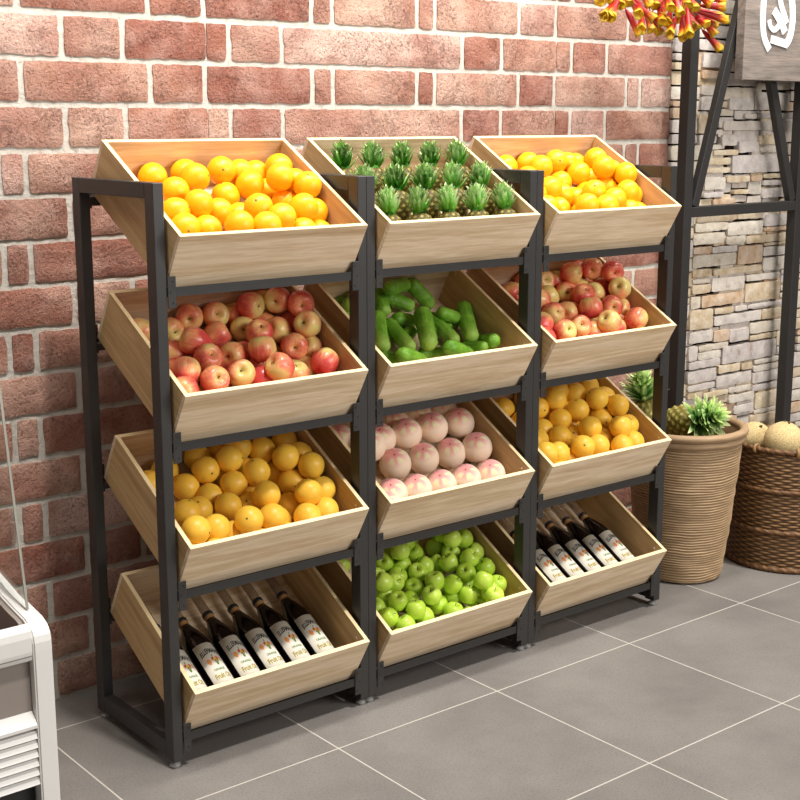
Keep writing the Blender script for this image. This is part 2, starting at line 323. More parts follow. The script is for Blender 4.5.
# ------------------------------------------------------------------ measured positions
PILE = {
 'gold': (0.0385,
  [(0.142,0.373,-0.101),(0.251,0.390,-0.090),(0.227,0.311,-0.060),(0.294,0.307,-0.031),(0.415,0.383,-0.101),(0.420,0.335,-0.048),(0.511,0.357,-0.052),(0.446,0.260,-0.015),(0.502,0.211,-0.014),(0.343,0.242,-0.031),(0.280,0.244,-0.065),(0.456,0.285,-0.101),(0.460,0.220,-0.074),(0.169,0.300,-0.101),(0.216,0.248,-0.101),(0.232,0.182,-0.079),(0.304,0.183,-0.094),(0.324,0.154,-0.032),(0.099,0.179,-0.069),(0.159,0.206,-0.098),(0.421,0.156,-0.101),(0.446,0.128,-0.029),(0.511,0.147,-0.050),(0.079,0.096,-0.046),(0.147,0.103,-0.064),(0.229,0.083,-0.036),(0.310,0.086,-0.050),(0.417,0.070,-0.060),(0.487,0.082,-0.066),(0.208,0.100,-0.101),(0.285,0.312,-0.101),(0.341,0.243,-0.101),(0.511,0.279,-0.036)],
  [(0.053,0.265,-0.101),(0.359,0.115,-0.101),(0.370,0.319,-0.101),(0.076,0.335,-0.101),(0.331,0.400,-0.100),(0.350,0.356,-0.041),(0.051,0.051,-0.096),(0.126,0.051,-0.096),(0.277,0.051,-0.099),(0.352,0.051,-0.098),(0.503,0.181,-0.097)]),
 'orange': (0.0385,
  [(0.142,0.390,-0.084),(0.162,0.305,-0.074),(0.237,0.390,-0.075),(0.226,0.325,-0.047),(0.325,0.360,-0.050),(0.394,0.370,-0.066),(0.461,0.390,-0.083),(0.383,0.299,-0.058),(0.182,0.218,-0.058),(0.320,0.303,-0.094),(0.248,0.217,-0.086),(0.113,0.207,-0.072),(0.103,0.136,-0.072),(0.184,0.157,-0.095),(0.233,0.097,-0.045),(0.317,0.214,-0.101),(0.334,0.172,-0.046),(0.303,0.079,-0.041),(0.469,0.320,-0.096),(0.504,0.215,-0.012),(0.452,0.139,-0.030),(0.511,0.164,-0.063),(0.466,0.235,-0.078),(0.368,0.110,-0.038),(0.428,0.083,-0.068),(0.495,0.099,-0.089),(0.502,0.351,-0.039),(0.446,0.264,-0.015),(0.511,0.280,-0.043)],
  [(0.058,0.282,-0.101),(0.276,0.133,-0.101),(0.410,0.159,-0.101),(0.058,0.074,-0.101),(0.054,0.392,-0.101),(0.355,0.056,-0.101),(0.133,0.051,-0.101),(0.387,0.237,-0.096),(0.051,0.181,-0.096),(0.201,0.051,-0.098),(0.277,0.051,-0.097)]),
 'apple': (0.0365,
  [(0.237,0.392,-0.076),(0.315,0.386,-0.074),(0.382,0.392,-0.089),(0.402,0.361,-0.032),(0.173,0.375,-0.103),(0.136,0.275,-0.103),(0.172,0.258,-0.048),(0.292,0.324,-0.094),(0.375,0.325,-0.086),(0.179,0.190,-0.054),(0.091,0.146,-0.052),(0.057,0.087,-0.060),(0.150,0.100,-0.052),(0.222,0.170,-0.103),(0.276,0.214,-0.076),(0.333,0.241,-0.103),(0.244,0.121,-0.060),(0.136,0.143,-0.103),(0.092,0.381,-0.103),(0.470,0.392,-0.056),(0.476,0.344,-0.008),(0.513,0.291,0.014),(0.445,0.335,-0.085),(0.513,0.370,-0.103),(0.449,0.272,-0.058),(0.513,0.295,-0.065),(0.506,0.227,-0.009),(0.450,0.188,-0.049),(0.513,0.199,-0.072),(0.336,0.178,-0.036),(0.338,0.089,-0.028),(0.475,0.152,-0.103),(0.507,0.115,-0.055),(0.336,0.171,-0.103),(0.309,0.111,-0.085),(0.419,0.117,-0.086)],
  [(0.061,0.256,-0.103),(0.251,0.050,-0.103),(0.487,0.063,-0.103),(0.113,0.209,-0.103),(0.405,0.222,-0.103),(0.226,0.304,-0.103),(0.117,0.058,-0.103),(0.400,0.049,-0.102),(0.376,0.257,-0.049),(0.049,0.049,-0.102),(0.049,0.172,-0.098),(0.192,0.049,-0.101),(0.227,0.234,-0.099),(0.335,0.049,-0.102)]),
 'green': (0.0295,
  [(0.460,0.339,-0.110),(0.282,0.321,-0.059),(0.370,0.337,-0.107),(0.245,0.331,-0.110),(0.299,0.306,-0.110),(0.152,0.226,-0.063),(0.253,0.266,-0.110),(0.366,0.274,-0.103),(0.317,0.250,-0.093),(0.427,0.237,-0.069),(0.282,0.210,-0.110),(0.320,0.178,-0.059),(0.367,0.148,-0.059),(0.282,0.138,-0.069),(0.316,0.125,-0.110),(0.164,0.156,-0.075),(0.199,0.106,-0.074),(0.110,0.122,-0.096),(0.161,0.089,-0.110),(0.448,0.284,-0.012),(0.517,0.308,-0.110),(0.502,0.281,-0.024),(0.520,0.232,-0.044),(0.472,0.207,-0.033),(0.435,0.167,-0.046),(0.520,0.168,-0.050),(0.435,0.095,-0.010),(0.468,0.085,-0.054),(0.520,0.101,-0.060),(0.446,0.042,-0.029),(0.410,0.105,-0.074),(0.421,0.273,-0.110),(0.334,0.074,-0.095),(0.442,0.075,-0.110),(0.520,0.332,-0.036),(0.387,0.390,-0.110),(0.298,0.379,-0.110),(0.511,0.381,-0.110),(0.240,0.096,-0.110),(0.385,0.139,-0.110),(0.108,0.176,-0.110),(0.159,0.199,-0.110)],
  [(0.232,0.166,-0.110),(0.064,0.211,-0.110),(0.050,0.065,-0.110),(0.499,0.123,-0.110),(0.519,0.042,-0.110),(0.054,0.302,-0.110),(0.507,0.247,-0.110),(0.095,0.362,-0.110),(0.045,0.386,-0.110),(0.367,0.214,-0.110),(0.452,0.166,-0.110),(0.184,0.282,-0.110),(0.389,0.050,-0.110),(0.044,0.148,-0.110),(0.509,0.181,-0.109),(0.105,0.046,-0.106),(0.209,0.044,-0.106),(0.281,0.045,-0.105),(0.209,0.233,-0.090),(0.470,0.280,-0.076),(0.329,0.354,-0.063),(0.457,0.332,-0.040),(0.099,0.242,-0.105),(0.157,0.042,-0.107)]),
 'peach': (0.048,
  [(0.114,0.109,-0.092),(0.205,0.107,-0.092),(0.299,0.103,-0.092),(0.399,0.104,-0.092),(0.498,0.101,-0.092),(0.207,0.222,-0.092),(0.317,0.221,-0.092),(0.425,0.220,-0.092),(0.501,0.194,-0.061),(0.209,0.317,-0.075),(0.291,0.301,-0.055),(0.390,0.298,-0.046),(0.500,0.297,-0.047),(0.135,0.279,-0.054),(0.307,0.381,-0.081),(0.397,0.381,-0.069),(0.501,0.381,-0.068)],
  [(0.088,0.359,-0.092),(0.060,0.207,-0.091),(0.060,0.060,-0.087)]),
}
CUKES = [((0.392, 0.408, -0.054),(0.446, 0.371, -0.102),0.0210),((0.266, 0.369, -0.028),(0.353, 0.405, -0.048),0.0200),((0.313, 0.407, -0.095),(0.367, 0.37, -0.102),0.0200),((0.268, 0.408, -0.081),(0.251, 0.35, -0.093),0.0210),((0.208, 0.314, -0.091),(0.156, 0.207, -0.104),0.0230),((0.24, 0.291, -0.104),(0.227, 0.175, -0.094),0.0200),((0.291, 0.317, -0.108),(0.344, 0.314, -0.12),0.0200),((0.341, 0.277, -0.067),(0.29, 0.168, -0.081),0.0250),((0.413, 0.3, -0.107),(0.415, 0.19, -0.103),0.0200),((0.424, 0.279, -0.071),(0.476, 0.271, -0.088),0.0180),((0.527, 0.294, -0.074),(0.482, 0.186, -0.095),0.0225),((0.496, 0.284, -0.122),(0.447, 0.266, -0.122),0.0180),((0.143, 0.105, -0.061),(0.245, 0.132, -0.118),0.0220),((0.291, 0.167, -0.122),(0.344, 0.156, -0.122),0.0180),((0.328, 0.116, -0.066),(0.433, 0.137, -0.119),0.0210),((0.462, 0.169, -0.123),(0.48, 0.125, -0.091),0.0165),((0.512, 0.124, -0.071),(0.523, 0.179, -0.119),0.0210),((0.115, 0.15, -0.101),(0.166, 0.149, -0.12),0.0200),((0.312, 0.269, -0.122),(0.264, 0.244, -0.122),0.0180),((0.13, 0.408, -0.1),(0.106, 0.334, -0.112),0.0210),((0.189, 0.409, -0.07),(0.122, 0.361, -0.068),0.0200),((0.171, 0.311, -0.12),(0.202, 0.4, -0.12),0.0200)]
STONES = [(2.757,3.006,1.243,1.267),(2.748,2.962,1.205,1.240),(2.956,3.194,1.180,1.234),(3.022,3.196,1.245,1.266),(3.207,3.396,1.207,1.258),(3.206,3.393,1.185,1.203),(2.740,2.943,1.153,1.198),(2.949,3.078,1.144,1.177),(3.083,3.384,1.140,1.173),(2.738,2.856,1.118,1.143),(2.861,3.028,1.114,1.139),(3.034,3.204,1.056,1.132),(3.206,3.381,1.125,1.137),(3.208,3.403,1.081,1.119),(2.744,3.026,1.061,1.111),(3.206,3.408,1.018,1.074),(2.744,2.868,1.022,1.054),(2.879,3.204,1.020,1.049),(3.097,3.331,0.982,1.008),(3.341,3.412,1.001,1.017),(3.344,3.409,0.956,0.990),(2.747,2.859,0.997,1.015),(2.743,2.862,0.955,0.991),(2.870,3.088,0.955,1.010),(3.094,3.337,0.893,0.971),(3.342,3.400,0.922,0.945),(3.345,3.403,0.895,0.914),(2.741,2.804,0.894,0.945),(2.808,3.087,0.896,0.943),(3.120,3.387,0.865,0.884),(2.897,3.026,0.859,0.885),(3.031,3.115,0.862,0.884),(2.739,2.888,0.808,0.888),(2.894,3.216,0.812,0.852),(3.226,3.404,0.810,0.852),(3.139,3.403,0.754,0.800),(2.740,2.894,0.753,0.800),(2.898,3.005,0.743,0.791),(3.003,3.137,0.732,0.785),(3.144,3.337,0.725,0.748),(3.335,3.396,0.686,0.752),(2.738,2.796,0.680,0.742),(2.806,3.000,0.713,0.739),(2.802,2.952,0.677,0.710),(2.962,3.336,0.643,0.718),(3.342,3.395,0.651,0.678),(3.184,3.398,0.618,0.638),(2.743,2.949,0.644,0.677),(2.939,3.088,0.606,0.639),(3.096,3.173,0.604,0.633),(3.180,3.401,0.584,0.611),(2.740,2.929,0.585,0.637),(3.177,3.399,0.535,0.581),(2.931,3.171,0.547,0.596),(2.744,2.921,0.552,0.578),(3.181,3.403,0.500,0.527),(3.017,3.169,0.513,0.536),(2.746,2.843,0.519,0.545),(2.849,3.016,0.513,0.535),(3.020,3.197,0.467,0.502),(3.209,3.402,0.418,0.489),(3.060,3.196,0.416,0.451),(3.203,3.388,0.396,0.416),(3.175,3.384,0.357,0.393),(2.748,2.905,1.847,1.904),(2.745,2.875,1.805,1.837),(2.749,2.862,1.742,1.779),(2.752,2.848,1.684,1.737),(2.740,2.820,1.594,1.668),(2.746,2.790,1.546,1.589),(2.925,3.090,1.685,1.733),(3.094,3.333,1.686,1.757),(3.100,3.327,1.768,1.795),(2.897,3.219,1.604,1.642),(3.226,3.412,1.597,1.642),(3.029,3.112,1.651,1.672),(3.120,3.408,1.653,1.675),(2.893,2.993,1.544,1.588),(3.002,3.132,1.515,1.560),(3.137,3.320,1.547,1.586),(3.151,3.324,1.513,1.538),(2.962,3.320,1.433,1.505),(2.845,3.006,1.507,1.529),(2.804,2.955,1.470,1.497),(2.798,2.957,1.437,1.459),(2.933,3.088,1.396,1.423),(3.096,3.172,1.397,1.421),(2.792,2.926,1.372,1.421),(3.180,3.364,1.406,1.426),(3.182,3.347,1.377,1.400),(3.176,3.351,1.326,1.366),(2.788,2.920,1.340,1.362),(2.851,2.995,1.310,1.332)]
# ------------------------------------------------------------------ the setting
WY = 0.593
bm = bmesh.new(); f = [bm.verts.new(v) for v in ((-4, -6, 0), (6, -6, 0), (6, WY+.15, 0), (-4, WY+.15, 0))]; bm.faces.new(f)
r_ = bmesh.ops.extrude_face_region(bm, geom=bm.faces[:]); bmesh.ops.translate(bm, verts=[v for v in r_['geom'] if isinstance(v, bmesh.types.BMVert)], vec=(0, 0, -.1))
bmesh.ops.recalc_face_normals(bm, faces=bm.faces[:])
tag(obj('floor', bm, M['tile']), kind='structure')

rnd = random.Random(5)
XE = 2.572; PZ = .1202; Z0 = 1.926
def grid_slab(bm, x0, x1, z0, z1, y, depth, amp, seed, step=.016, rag=.0025, L=None, c=(1, 1, 1), bulge=.003, corner_r=.004, soft=.012, drop=.0045):
    """a rough-faced block lying on the wall, front toward -y"""
    nx = max(2, int((x1-x0)/step)); nz = max(2, int((z1-z0)/step)); V = []
    for i in range(nx+1):
        row = []
        for j in range(nz+1):
            u = i/nx; v = j/nz; x = x0+(x1-x0)*u; z = z0+(z1-z0)*v
            e = min(u*(x1-x0), (1-u)*(x1-x0), v*(z1-z0), (1-v)*(z1-z0))
            nn = noise.noise(Vector((x*28, z*28, seed)))
            n2 = noise.noise(Vector((x*90, z*90, seed+9)))
            cx_ = min(u*(x1-x0), (1-u)*(x1-x0)); cz_ = min(v*(z1-z0), (1-v)*(z1-z0))
            if cx_ < .014 and cz_ < .014 and corner_r:
                sx_ = 1 if u < .5 else -1; sz_ = 1 if v < .5 else -1; q_ = corner_r*max(0, 1-(cx_+cz_)/.014); x += sx_*q_; z += sz_*q_
            if e < 1e-6:
                rx = noise.noise(Vector((x*35, z*35, seed+3)))*rag*1.6; rz = noise.noise(Vector((x*35, z*35, seed+7)))*rag*1.6
                x += rx; z += rz; yy = y+drop
            else: yy = y-bulge*min(1, e/soft)+amp*nn+amp*.45*n2
            row.append(bm.verts.new((x, yy, z)))
        V.append(row)
    fs = []
    for i in range(nx):
        for j in range(nz): fs.append(bm.faces.new((V[i][j], V[i+1][j], V[i+1][j+1], V[i][j+1])))
    bd = [V[i][0] for i in range(nx)]+[V[nx][j] for j in range(nz)]+[V[i][nz] for i in range(nx, 0, -1)]+[V[0][j] for j in range(nz, 0, -1)]
    bk = [bm.verts.new((v.co.x, y+depth, v.co.z)) for v in bd]; nfront = len(fs)
    for i in range(len(bd)): j = (i+1) % len(bd); fs.append(bm.faces.new((bd[j], bd[i], bk[i], bk[j])))
    for q in range(len(bd)):
        e_ = bm.edges.get((bd[q], bd[(q+1) % len(bd)]))
        if e_: e_.smooth = False
    for q, f in enumerate(fs):
        f.smooth = q < nfront
        for l in f.loops: l[L] = (*c, 1)

bm = bmesh.new(); L = bm.loops.layers.float_color.new('Col')
reds = [lin(180, 134, 112), lin(168, 116, 95), lin(190, 148, 127), lin(160, 106, 87), lin(196, 158, 137), lin(178, 137, 118), lin(150, 96, 80)]
pale = [lin(214, 180, 164), lin(206, 166, 150)]
for k in range(-7, 17):
    zt = Z0-PZ*(k-1)+.0005+rnd.uniform(-.001, .001); zb = zt-PZ
    js = []
    for p in range(-2, 4):
        b = 1.432*p
        js += [b+v for v in ((-.05, .331, .509, .889, .967, 1.306) if k % 2 == 0 else (.07, .25, .516, .593, .778))]
    js = sorted(j for j in js if -2.4 < j < XE-.03)
    js = [-2.6]+js+[XE+.006]
    for a, b in zip(js, js[1:]):
        thin = (k % 2) and abs(((a-.516+.7) % 1.432)-.7) < .01; thinb = (k % 2) and abs(((b-.516+.7) % 1.432)-.7) < .01
        g0 = .002 if thin else .0092; g1 = .002 if thinb else .0092
        if b > XE: g1 = .004
        c = rnd.choice(reds)
        if rnd.random() < .14: c = rnd.choice(pale)
        if k == 1 and ((b < .1 and b > .0) or (a > .7 and b < 1.6)): c = pale[0]
        if k == 9 and a < 0 and b > -.05: c = lin(196, 150, 130)
        grid_slab(bm, a+g0, b-g1, max(zb+.0084, .004), zt-.0084, WY-.003, .007, .0030, k*13+a, L=L, c=c, bulge=.0022, corner_r=.0018, soft=.006, drop=.002)
nb = len(bm.faces)
# mortar bed: gently rough sheet with a body behind it
x0, x1, z0, z1 = -2.6, XE, 0.0, Z0+PZ*7
nx, nz = 260, 140; V = [[bm.verts.new((x0+(x1-x0)*i/nx, WY+.0025+.0018*noise.noise(Vector((i*.9, j*.9, 3))), z0+(z1-z0)*j/nz)) for j in range(nz+1)] for i in range(nx+1)]
for i in range(nx):
    for j in range(nz): bm.faces.new((V[i][j], V[i+1][j], V[i+1][j+1], V[i][j+1])).material_index = 1
bx(bm, x0, x1, WY+.006, WY+.12, z0, z1, mi=1)
tag(obj('wall_back', bm, [M['brick'], M['mortar']]), kind='structure')

# stone cladding to the right of the brick
bm = bmesh.new(); L = bm.loops.layers.float_color.new('Col')
scol = [lin(198, 190, 188), lin(190, 182, 182), lin(204, 196, 188), lin(196, 176, 148), lin(206, 188, 158), lin(192, 172, 144), lin(200, 190, 176), lin(194, 164, 136), lin(206, 197, 190), lin(196, 188, 186)]
def stone(a, b, z0_, z1_, back=0.0):
    c = rnd.choice(scol); g = .0034
    if b-a < .02 or z1_-z0_ < .015: return
    grid_slab(bm, a+g, b-g, z0_+g, z1_-g, WY-.011+back-rnd.uniform(0, .004), .028, .0012, a*31+z0_*17, step=.014, rag=.0018, L=L, c=c, bulge=.0006, corner_r=.002, soft=.004, drop=.0008)
scol = [tuple(v*f_ for v, f_ in zip(c_, (.93, .90, .84))) for c_ in scol]
for s in STONES: stone(s[0]-.002, s[1]+.002, s[2]-.003, s[3]+.003)
def hit(a, b, c_, d):
    A = (b-a)*(d-c_); t = 0
    for s in STONES:
        ox = min(b, s[1])-max(a, s[0]); oz = min(d, s[3])-max(c_, s[2])
        if ox > .006 and oz > .006: t += ox*oz
    return t/A
def split(a, b, c_, d):
    W_, H_ = b-a, d-c_
    if W_ > .30 or (W_ > .12 and W_/H_ > 5.5) or (W_ > .2 and rnd.random() < .3):
        t = a+W_*rnd.uniform(.35, .65); split(a, t, c_, d); split(t, b, c_, d); return
    if H_ > .085 or (H_ > .06 and rnd.random() < .5):
        t = c_+H_*rnd.uniform(.35, .65); split(a, b, c_, t); split(a, b, t, d); return
    h_ = hit(a, b, c_, d)
    if h_ < .75: stone(a, b, c_, d, .012 if h_ > .03 else 0)
z = 0.0
while z < 2.75:
    hh = rnd.uniform(.10, .2); x = XE+.004
    while x < 4.6:
        ww = rnd.uniform(.3, .6); split(x, x+ww, z, z+hh); x += ww
    z += hh
bx(bm, XE, 5.0, WY+.017, WY+.12, 0, 2.8, mi=1)
tag(obj('wall_back_right', bm, [M['stone'], M['joint']]), kind='structure')

# ------------------------------------------------------------------ racks
RW, PT, PD, RD, RH = .637, .029, .042, .4277, 1.5
PITCH = .38565; TH = .524165; CL = .44068; CH = .15168; CM = .038; YF = -.05559; ZF = 1.37585; CT = .012
CW = RW-2*CM
side = ['left', 'middle', 'right']
rack = thing('display_rack', 'black metal display rack at the left end of the row, nearest the white freezer', 'rack', (0, 0, 0), group='joined metal display racks')
for x in (0, RW-PT):
    for y in (0, RD-PD): obj('post', box(x, x+PT, y, y+PD, .02, RH, bev=.0015), M['metal'], rack)
    obj('side_beam', box(x, x+PT, PD, RD-PD, RH-.038, RH, bev=.0012), M['metal'], rack)
    obj('side_beam', box(x, x+PT, PD, RD-PD, .026, .07, bev=.0012), M['metal'], rack)
    for y in (PD/2, RD-PD/2):
        bm = bmesh.new(); lathe(bm, [(0, 0), (.013, 0), (.0145, .002), (.0145, .008), (.006, .010), (.005, .022), (0, .022)], 20)
        obj('levelling_foot', bm, M['foot'], rack, smooth=True, loc=(x+PT/2, y, 0))
for r in range(4):
    dz = -r*PITCH
    bm = box(PT, RW-PT, -.001, .003, 1.227+dz, 1.250+dz); bx(bm, PT, RW-PT, .003, .032, 1.2395+dz, 1.2425+dz); obj('front_rail', bm, M['metal'], rack)
    bm = box(PT, RW-PT, RD-.004, RD, 1.424+dz, 1.458+dz); bx(bm, PT, RW-PT, RD-.045, RD-.004, 1.447+dz, 1.450+dz); obj('rear_rail', bm, M['metal'], rack)
    for s in (0, 1):
        a, b = (PT, PT+.023) if s == 0 else (RW-PT-.023, RW-PT)
        br = obj('bracket', box(a, b, -.0045, -.001, 1.199+dz, 1.277+dz, bev=.0012), M['metal'], rack)
        cx = (a+b)/2
        for (ox, oz) in ((.003, .066), (-.004, .04), (.003, .013)):
            if s: ox = -ox
            q = bmesh.new(); bmesh.ops.create_cone(q, cap_ends=True, segments=12, radius1=.0022, radius2=.0018, depth=.0016, matrix=Matrix.Rotation(pi/2, 4, 'X'))
            obj('screw', q, M['metal_dk'], br, loc=(cx+ox, -.0052, 1.199+dz+oz))
        obj('bracket', box(a, b, RD-.006, RD-.0042, 1.418+dz, min(1.496+dz, 1.46), bev=.0006), M['metal'], rack)
racks = [rack]
for k in (1, 2):
    c = dup(rack); c.location = (k*RW, 0, 0); racks.append(c)
racks[1]['label'] = 'black metal display rack in the middle of the row, between the two outer racks'
racks[2]['label'] = 'black metal display rack at the right end of the row, beside the tan pot'

# ------------------------------------------------------------------ crates
def edge_faces(bm):
    for f in bm.faces:
        f.normal_update()
        if f.normal.z > .9 and f.calc_center_median().z > -.004: f.material_index = 1
    return bm
crate = thing('crate', '', 'crate', group='slanted wooden crates on the racks')
obj('front_panel', edge_faces(box(0, CW, 0, CT, -CH, 0, bev=.0006)), [M['wood_x'], M['edge']], crate)
obj('back_panel', edge_faces(box(0, CW, CL-CT, CL, -CH, 0, bev=.0006)), [M['wood_x'], M['edge']], crate)
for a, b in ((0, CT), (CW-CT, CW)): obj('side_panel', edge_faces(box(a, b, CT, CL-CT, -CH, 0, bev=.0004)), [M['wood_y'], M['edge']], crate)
obj('bottom_panel', box(CT, CW-CT, CT, CL-CT, -CH+.001, -CH+CT), M['wood_x'], crate)
for x, y in ((CT+.0005, .04), (CW-CT-.0005, .04), (CT+.0005, CL-.04), (CW-CT-.0005, CL-.04)):
    q = bmesh.new(); bmesh.ops.create_cone(q, cap_ends=True, segments=12, radius1=.003, radius2=.003, depth=.0012, matrix=Matrix.Rotation(pi/2, 4, 'Y')); obj('screw', q, M['steel'], crate, loc=(x, y, -.022))
goods = {(0, 0): 'bright oranges', (0, 1): 'red apples', (0, 2): 'golden oranges', (0, 3): 'dark bottles', (1, 0): 'little pineapples', (1, 1): 'cucumbers', (1, 2): 'pink peaches', (1, 3): 'green apples', (2, 0): 'bright oranges', (2, 1): 'red apples', (2, 2): 'golden oranges', (2, 3): 'dark bottles'}
tier = ['top', 'second', 'third', 'bottom']
def corner(k, r): return Vector((k*RW+CM, YF, ZF-r*PITCH))
Mt = Matrix.Rotation(TH, 4, 'X')
def W_(k, r, p): return corner(k, r)+(Mt @ Vector(p))
crates = {}
for k in range(3):
    for r in range(4):
        c = crate if (k, r) == (0, 0) else dup(crate)
        c.location = corner(k, r); c.rotation_euler = (TH, 0, 0)
        c['label'] = 'slanted pale oak crate of %s, %s tier of the %s rack' % (goods[(k, r)], tier[r], side[k])
        crates[(k, r)] = c
where = lambda k, r: '%s-tier %s crate' % (tier[r], side[k])

# ------------------------------------------------------------------ labels for piles
ORD = ['first', 'second', 'third', 'fourth', 'fifth', 'sixth', 'seventh', 'eighth', 'ninth', 'tenth', 'eleventh', 'twelfth']
rows_w = ['against the front board', 'in second row from front', 'in third row from front', 'in fourth row from front', 'in fifth row from front', 'in sixth row from front', 'in seventh row from front']
def pile_labels(pts, band):
    """order of each point: row by depth, then place from the left"""
    v0 = min(p[1] for p in pts); idx = {}
    rows = {}
    for i, p in enumerate(pts): rows.setdefault(int((p[1]-v0)/band), []).append(i)
    out = {}
    for q, (rk, ids) in enumerate(sorted(rows.items())):
        ids.sort(key=lambda i: pts[i][0])
        for n, i in enumerate(ids): out[i] = '%s from left %s' % (ORD[min(n, 11)], rows_w[min(q, 6)])
    return out

# ------------------------------------------------------------------ fruit meshes
def sphere_fruit(R, seed, flat=.96, lump=.02, nu=32, nv=20, dimple=0, cleft=0):
    bm = bmesh.new(); prof = []
    rings = []
    for j in range(nv+1):
        ph = pi*j/nv; ring = []
        if j in (0, nv):
            zz = cos(ph)*R*flat
            if dimple: zz *= (1-dimple)
            rings.append([bm.verts.new((0, 0, zz))]); continue
        for i in range(nu):
            a = 2*pi*i/nu; d = Vector((sin(ph)*cos(a), sin(ph)*sin(a), cos(ph)))
            rr = R*(1+lump*noise.noise(d*1.3+Vector((seed, 0, 0))))
            rr *= 1-dimple*exp(-(ph/.28)**2)
            if cleft: rr *= 1-cleft*exp(-(((a-.0+pi) % (2*pi)-pi)/.16)**2)*max(0, cos(ph*.62))
            ring.append(bm.verts.new((d.x*rr, d.y*rr, d.z*rr*flat)))
        rings.append(ring)
    for A, B in zip(rings, rings[1:]):
        for i in range(nu):
            j = (i+1) % nu
            if len(A) == 1: bm.faces.new((A[0], B[i], B[j]))
            elif len(B) == 1: bm.faces.new((A[i], B[0], A[j]))
            else: bm.faces.new((A[i], B[i], B[j], A[j]))
    return bm
def apple_bm(R, seed, n=32):
    bm = bmesh.new()
    P = [(0, .60), (.06, .61), (.13, .69), (.24, .80), (.38, .87), (.54, .88), (.72, .80), (.87, .62), (.97, .36), (1.0, .08), (.965, -.22), (.87, -.5), (.72, -.72), (.52, -.86), (.34, -.90), (.2, -.86), (.1, -.79), (0, -.75)]
    def fn(r, z, a): return r*(1+.02*cos(5*a+seed)*(1 if z < 0 else .4)+.025*noise.noise(Vector((cos(a), sin(a), z*20+seed))))
    lathe(bm, [(r*R, z*R) for r, z in P[::-1]], n, fn=fn)
    return bm
def stem_bm(R, ln=.45, r=.035):
    bm = bmesh.new(); tube(bm, [(0, 0, .58*R), (.02*R, 0, (.6+ln*.5)*R), (.1*R, .02*R, (.6+ln)*R)], [r*R, r*R*.9, r*R*1.5], 6); return bm
def hide(o): bpy.data.objects.remove(o)

def randq(r): return Euler((r.uniform(0, 2*pi), r.uniform(0, pi), r.uniform(0, 2*pi)))
def tiltq(r, mx, base=(0, 0, 1)):
    d = Vector(base)+Vector((r.uniform(-mx, mx), r.uniform(-mx, mx), r.uniform(-mx*.4, mx*.4))); q = d.to_track_quat('Z', 'Y') @ Quaternion((0, 0, 1), r.uniform(0, 2*pi)); return q.to_euler()
CAMV = Vector((-.62, -.74, .28))
def place_pile(key, spots, name, cat, protos, desc, orient, band, seed):
    R, vis, fill = PILE[key]; used = [False]*len(protos)
    for (k, r), d_ in spots:
        rr = random.Random(seed)
        labs = pile_labels(vis, band)
        grp = '%s in the %s' % (d_[1], where(k, r))
        pr = d_[2] if len(d_) > 2 else protos
        for i, p in enumerate(list(vis)+list(fill)):
            src = rr.choice(pr); o = dup(src); o.name = name
            o.location = W_(k, r, p); o.rotation_euler = orient(rr)
            o['category'] = cat; o['group'] = grp
            if i < len(vis): o['label'] = '%s %s, %s' % (d_[0], labs[i], where(k, r))
            else: o['label'] = '%s hidden under the pile in the %s' % (d_[0], where(k, r))
    for p in protos+[q for s in spots if len(s[1]) > 2 for q in s[1][2]]:
        for c in list(p.children): bpy.data.objects.remove(c)
        bpy.data.objects.remove(p)

def cal(R): 
    bm = bmesh.new(); n = 5
    lathe(bm, [(0, -.003), (.0028, -.002), (.0032, .0005), (.0018, .0012), (0, .0008)], 8); return bm
def orange_proto(mat, seed):
    o = obj('orange', sphere_fruit(.0385, seed, .98, .03), mat, smooth=True)
    obj('calyx', cal(.036), M['calyx'], o, smooth=True, loc=(0, 0, .0378)); return o
po = [orange_proto(M['orange'], s) for s in (1, 5, 9)]; pg = [orange_proto(M['gold'], s) for s in (1, 5, 9)]
def ori_any(r): return randq(r)
place_pile('orange', [((0, 0), ('bright orange', 'bright oranges')), ((2, 0), ('bright orange', 'bright oranges')), ((0, 2), ('golden orange', 'golden oranges', pg)), ((2, 2), ('golden orange', 'golden oranges', pg))] if False else
           [((0, 0), ('bright orange', 'bright oranges')), ((2, 0), ('bright orange', 'bright oranges'))], 'orange', 'orange', po, '', ori_any, .07, 3)
place_pile('gold', [((0, 2), ('golden orange', 'golden oranges')), ((2, 2), ('golden orange', 'golden oranges'))], 'orange', 'orange', pg, '', ori_any, .07, 3)
def apple_proto(nm, R, mat, seed, ln):
    o = obj(nm, apple_bm(R, seed), mat, smooth=True); obj('stem', stem_bm(R, ln), M['stem'], o, smooth=True); return o
pa = [apple_proto('red_apple', .0378, M['apple'], s, .2) for s in (1, 2, 4)]
place_pile('apple', [((0, 1), ('red and yellow apple', 'red apples')), ((2, 1), ('red and yellow apple', 'red apples'))], 'red_apple', 'apple', pa, '', lambda r: tiltq(r, 1.3, CAMV if r.random() < .5 else (0, 0, .8)), .07, 8)
pn = [apple_proto('green_apple', .0305, M['green'], s, .42) for s in (3, 6)]
place_pile('green', [((1, 3), ('green apple', 'green apples'))], 'green_apple', 'apple', pn, '', lambda r: tiltq(r, .7, (-.15, -.25, .9)), .06, 5)
def peach_bm():
    return sphere_fruit(.0485, 3, 1.0, .012, 40, 26, dimple=.05, cleft=.02)
pp = [obj('peach', peach_bm(), M['peach'], smooth=True)]
place_pile('peach', [((1, 2), ('pale pink peach', 'peaches'))], 'peach', 'peach', pp, '', lambda r: (Vector((-.42+r.uniform(-.04, .04), -.42+r.uniform(-.04, .04), .8)).to_track_quat('Z', 'Y') @ Quaternion((0, 0, 1), 2.0+r.uniform(-.25, .25))).to_euler(), .07, 6)

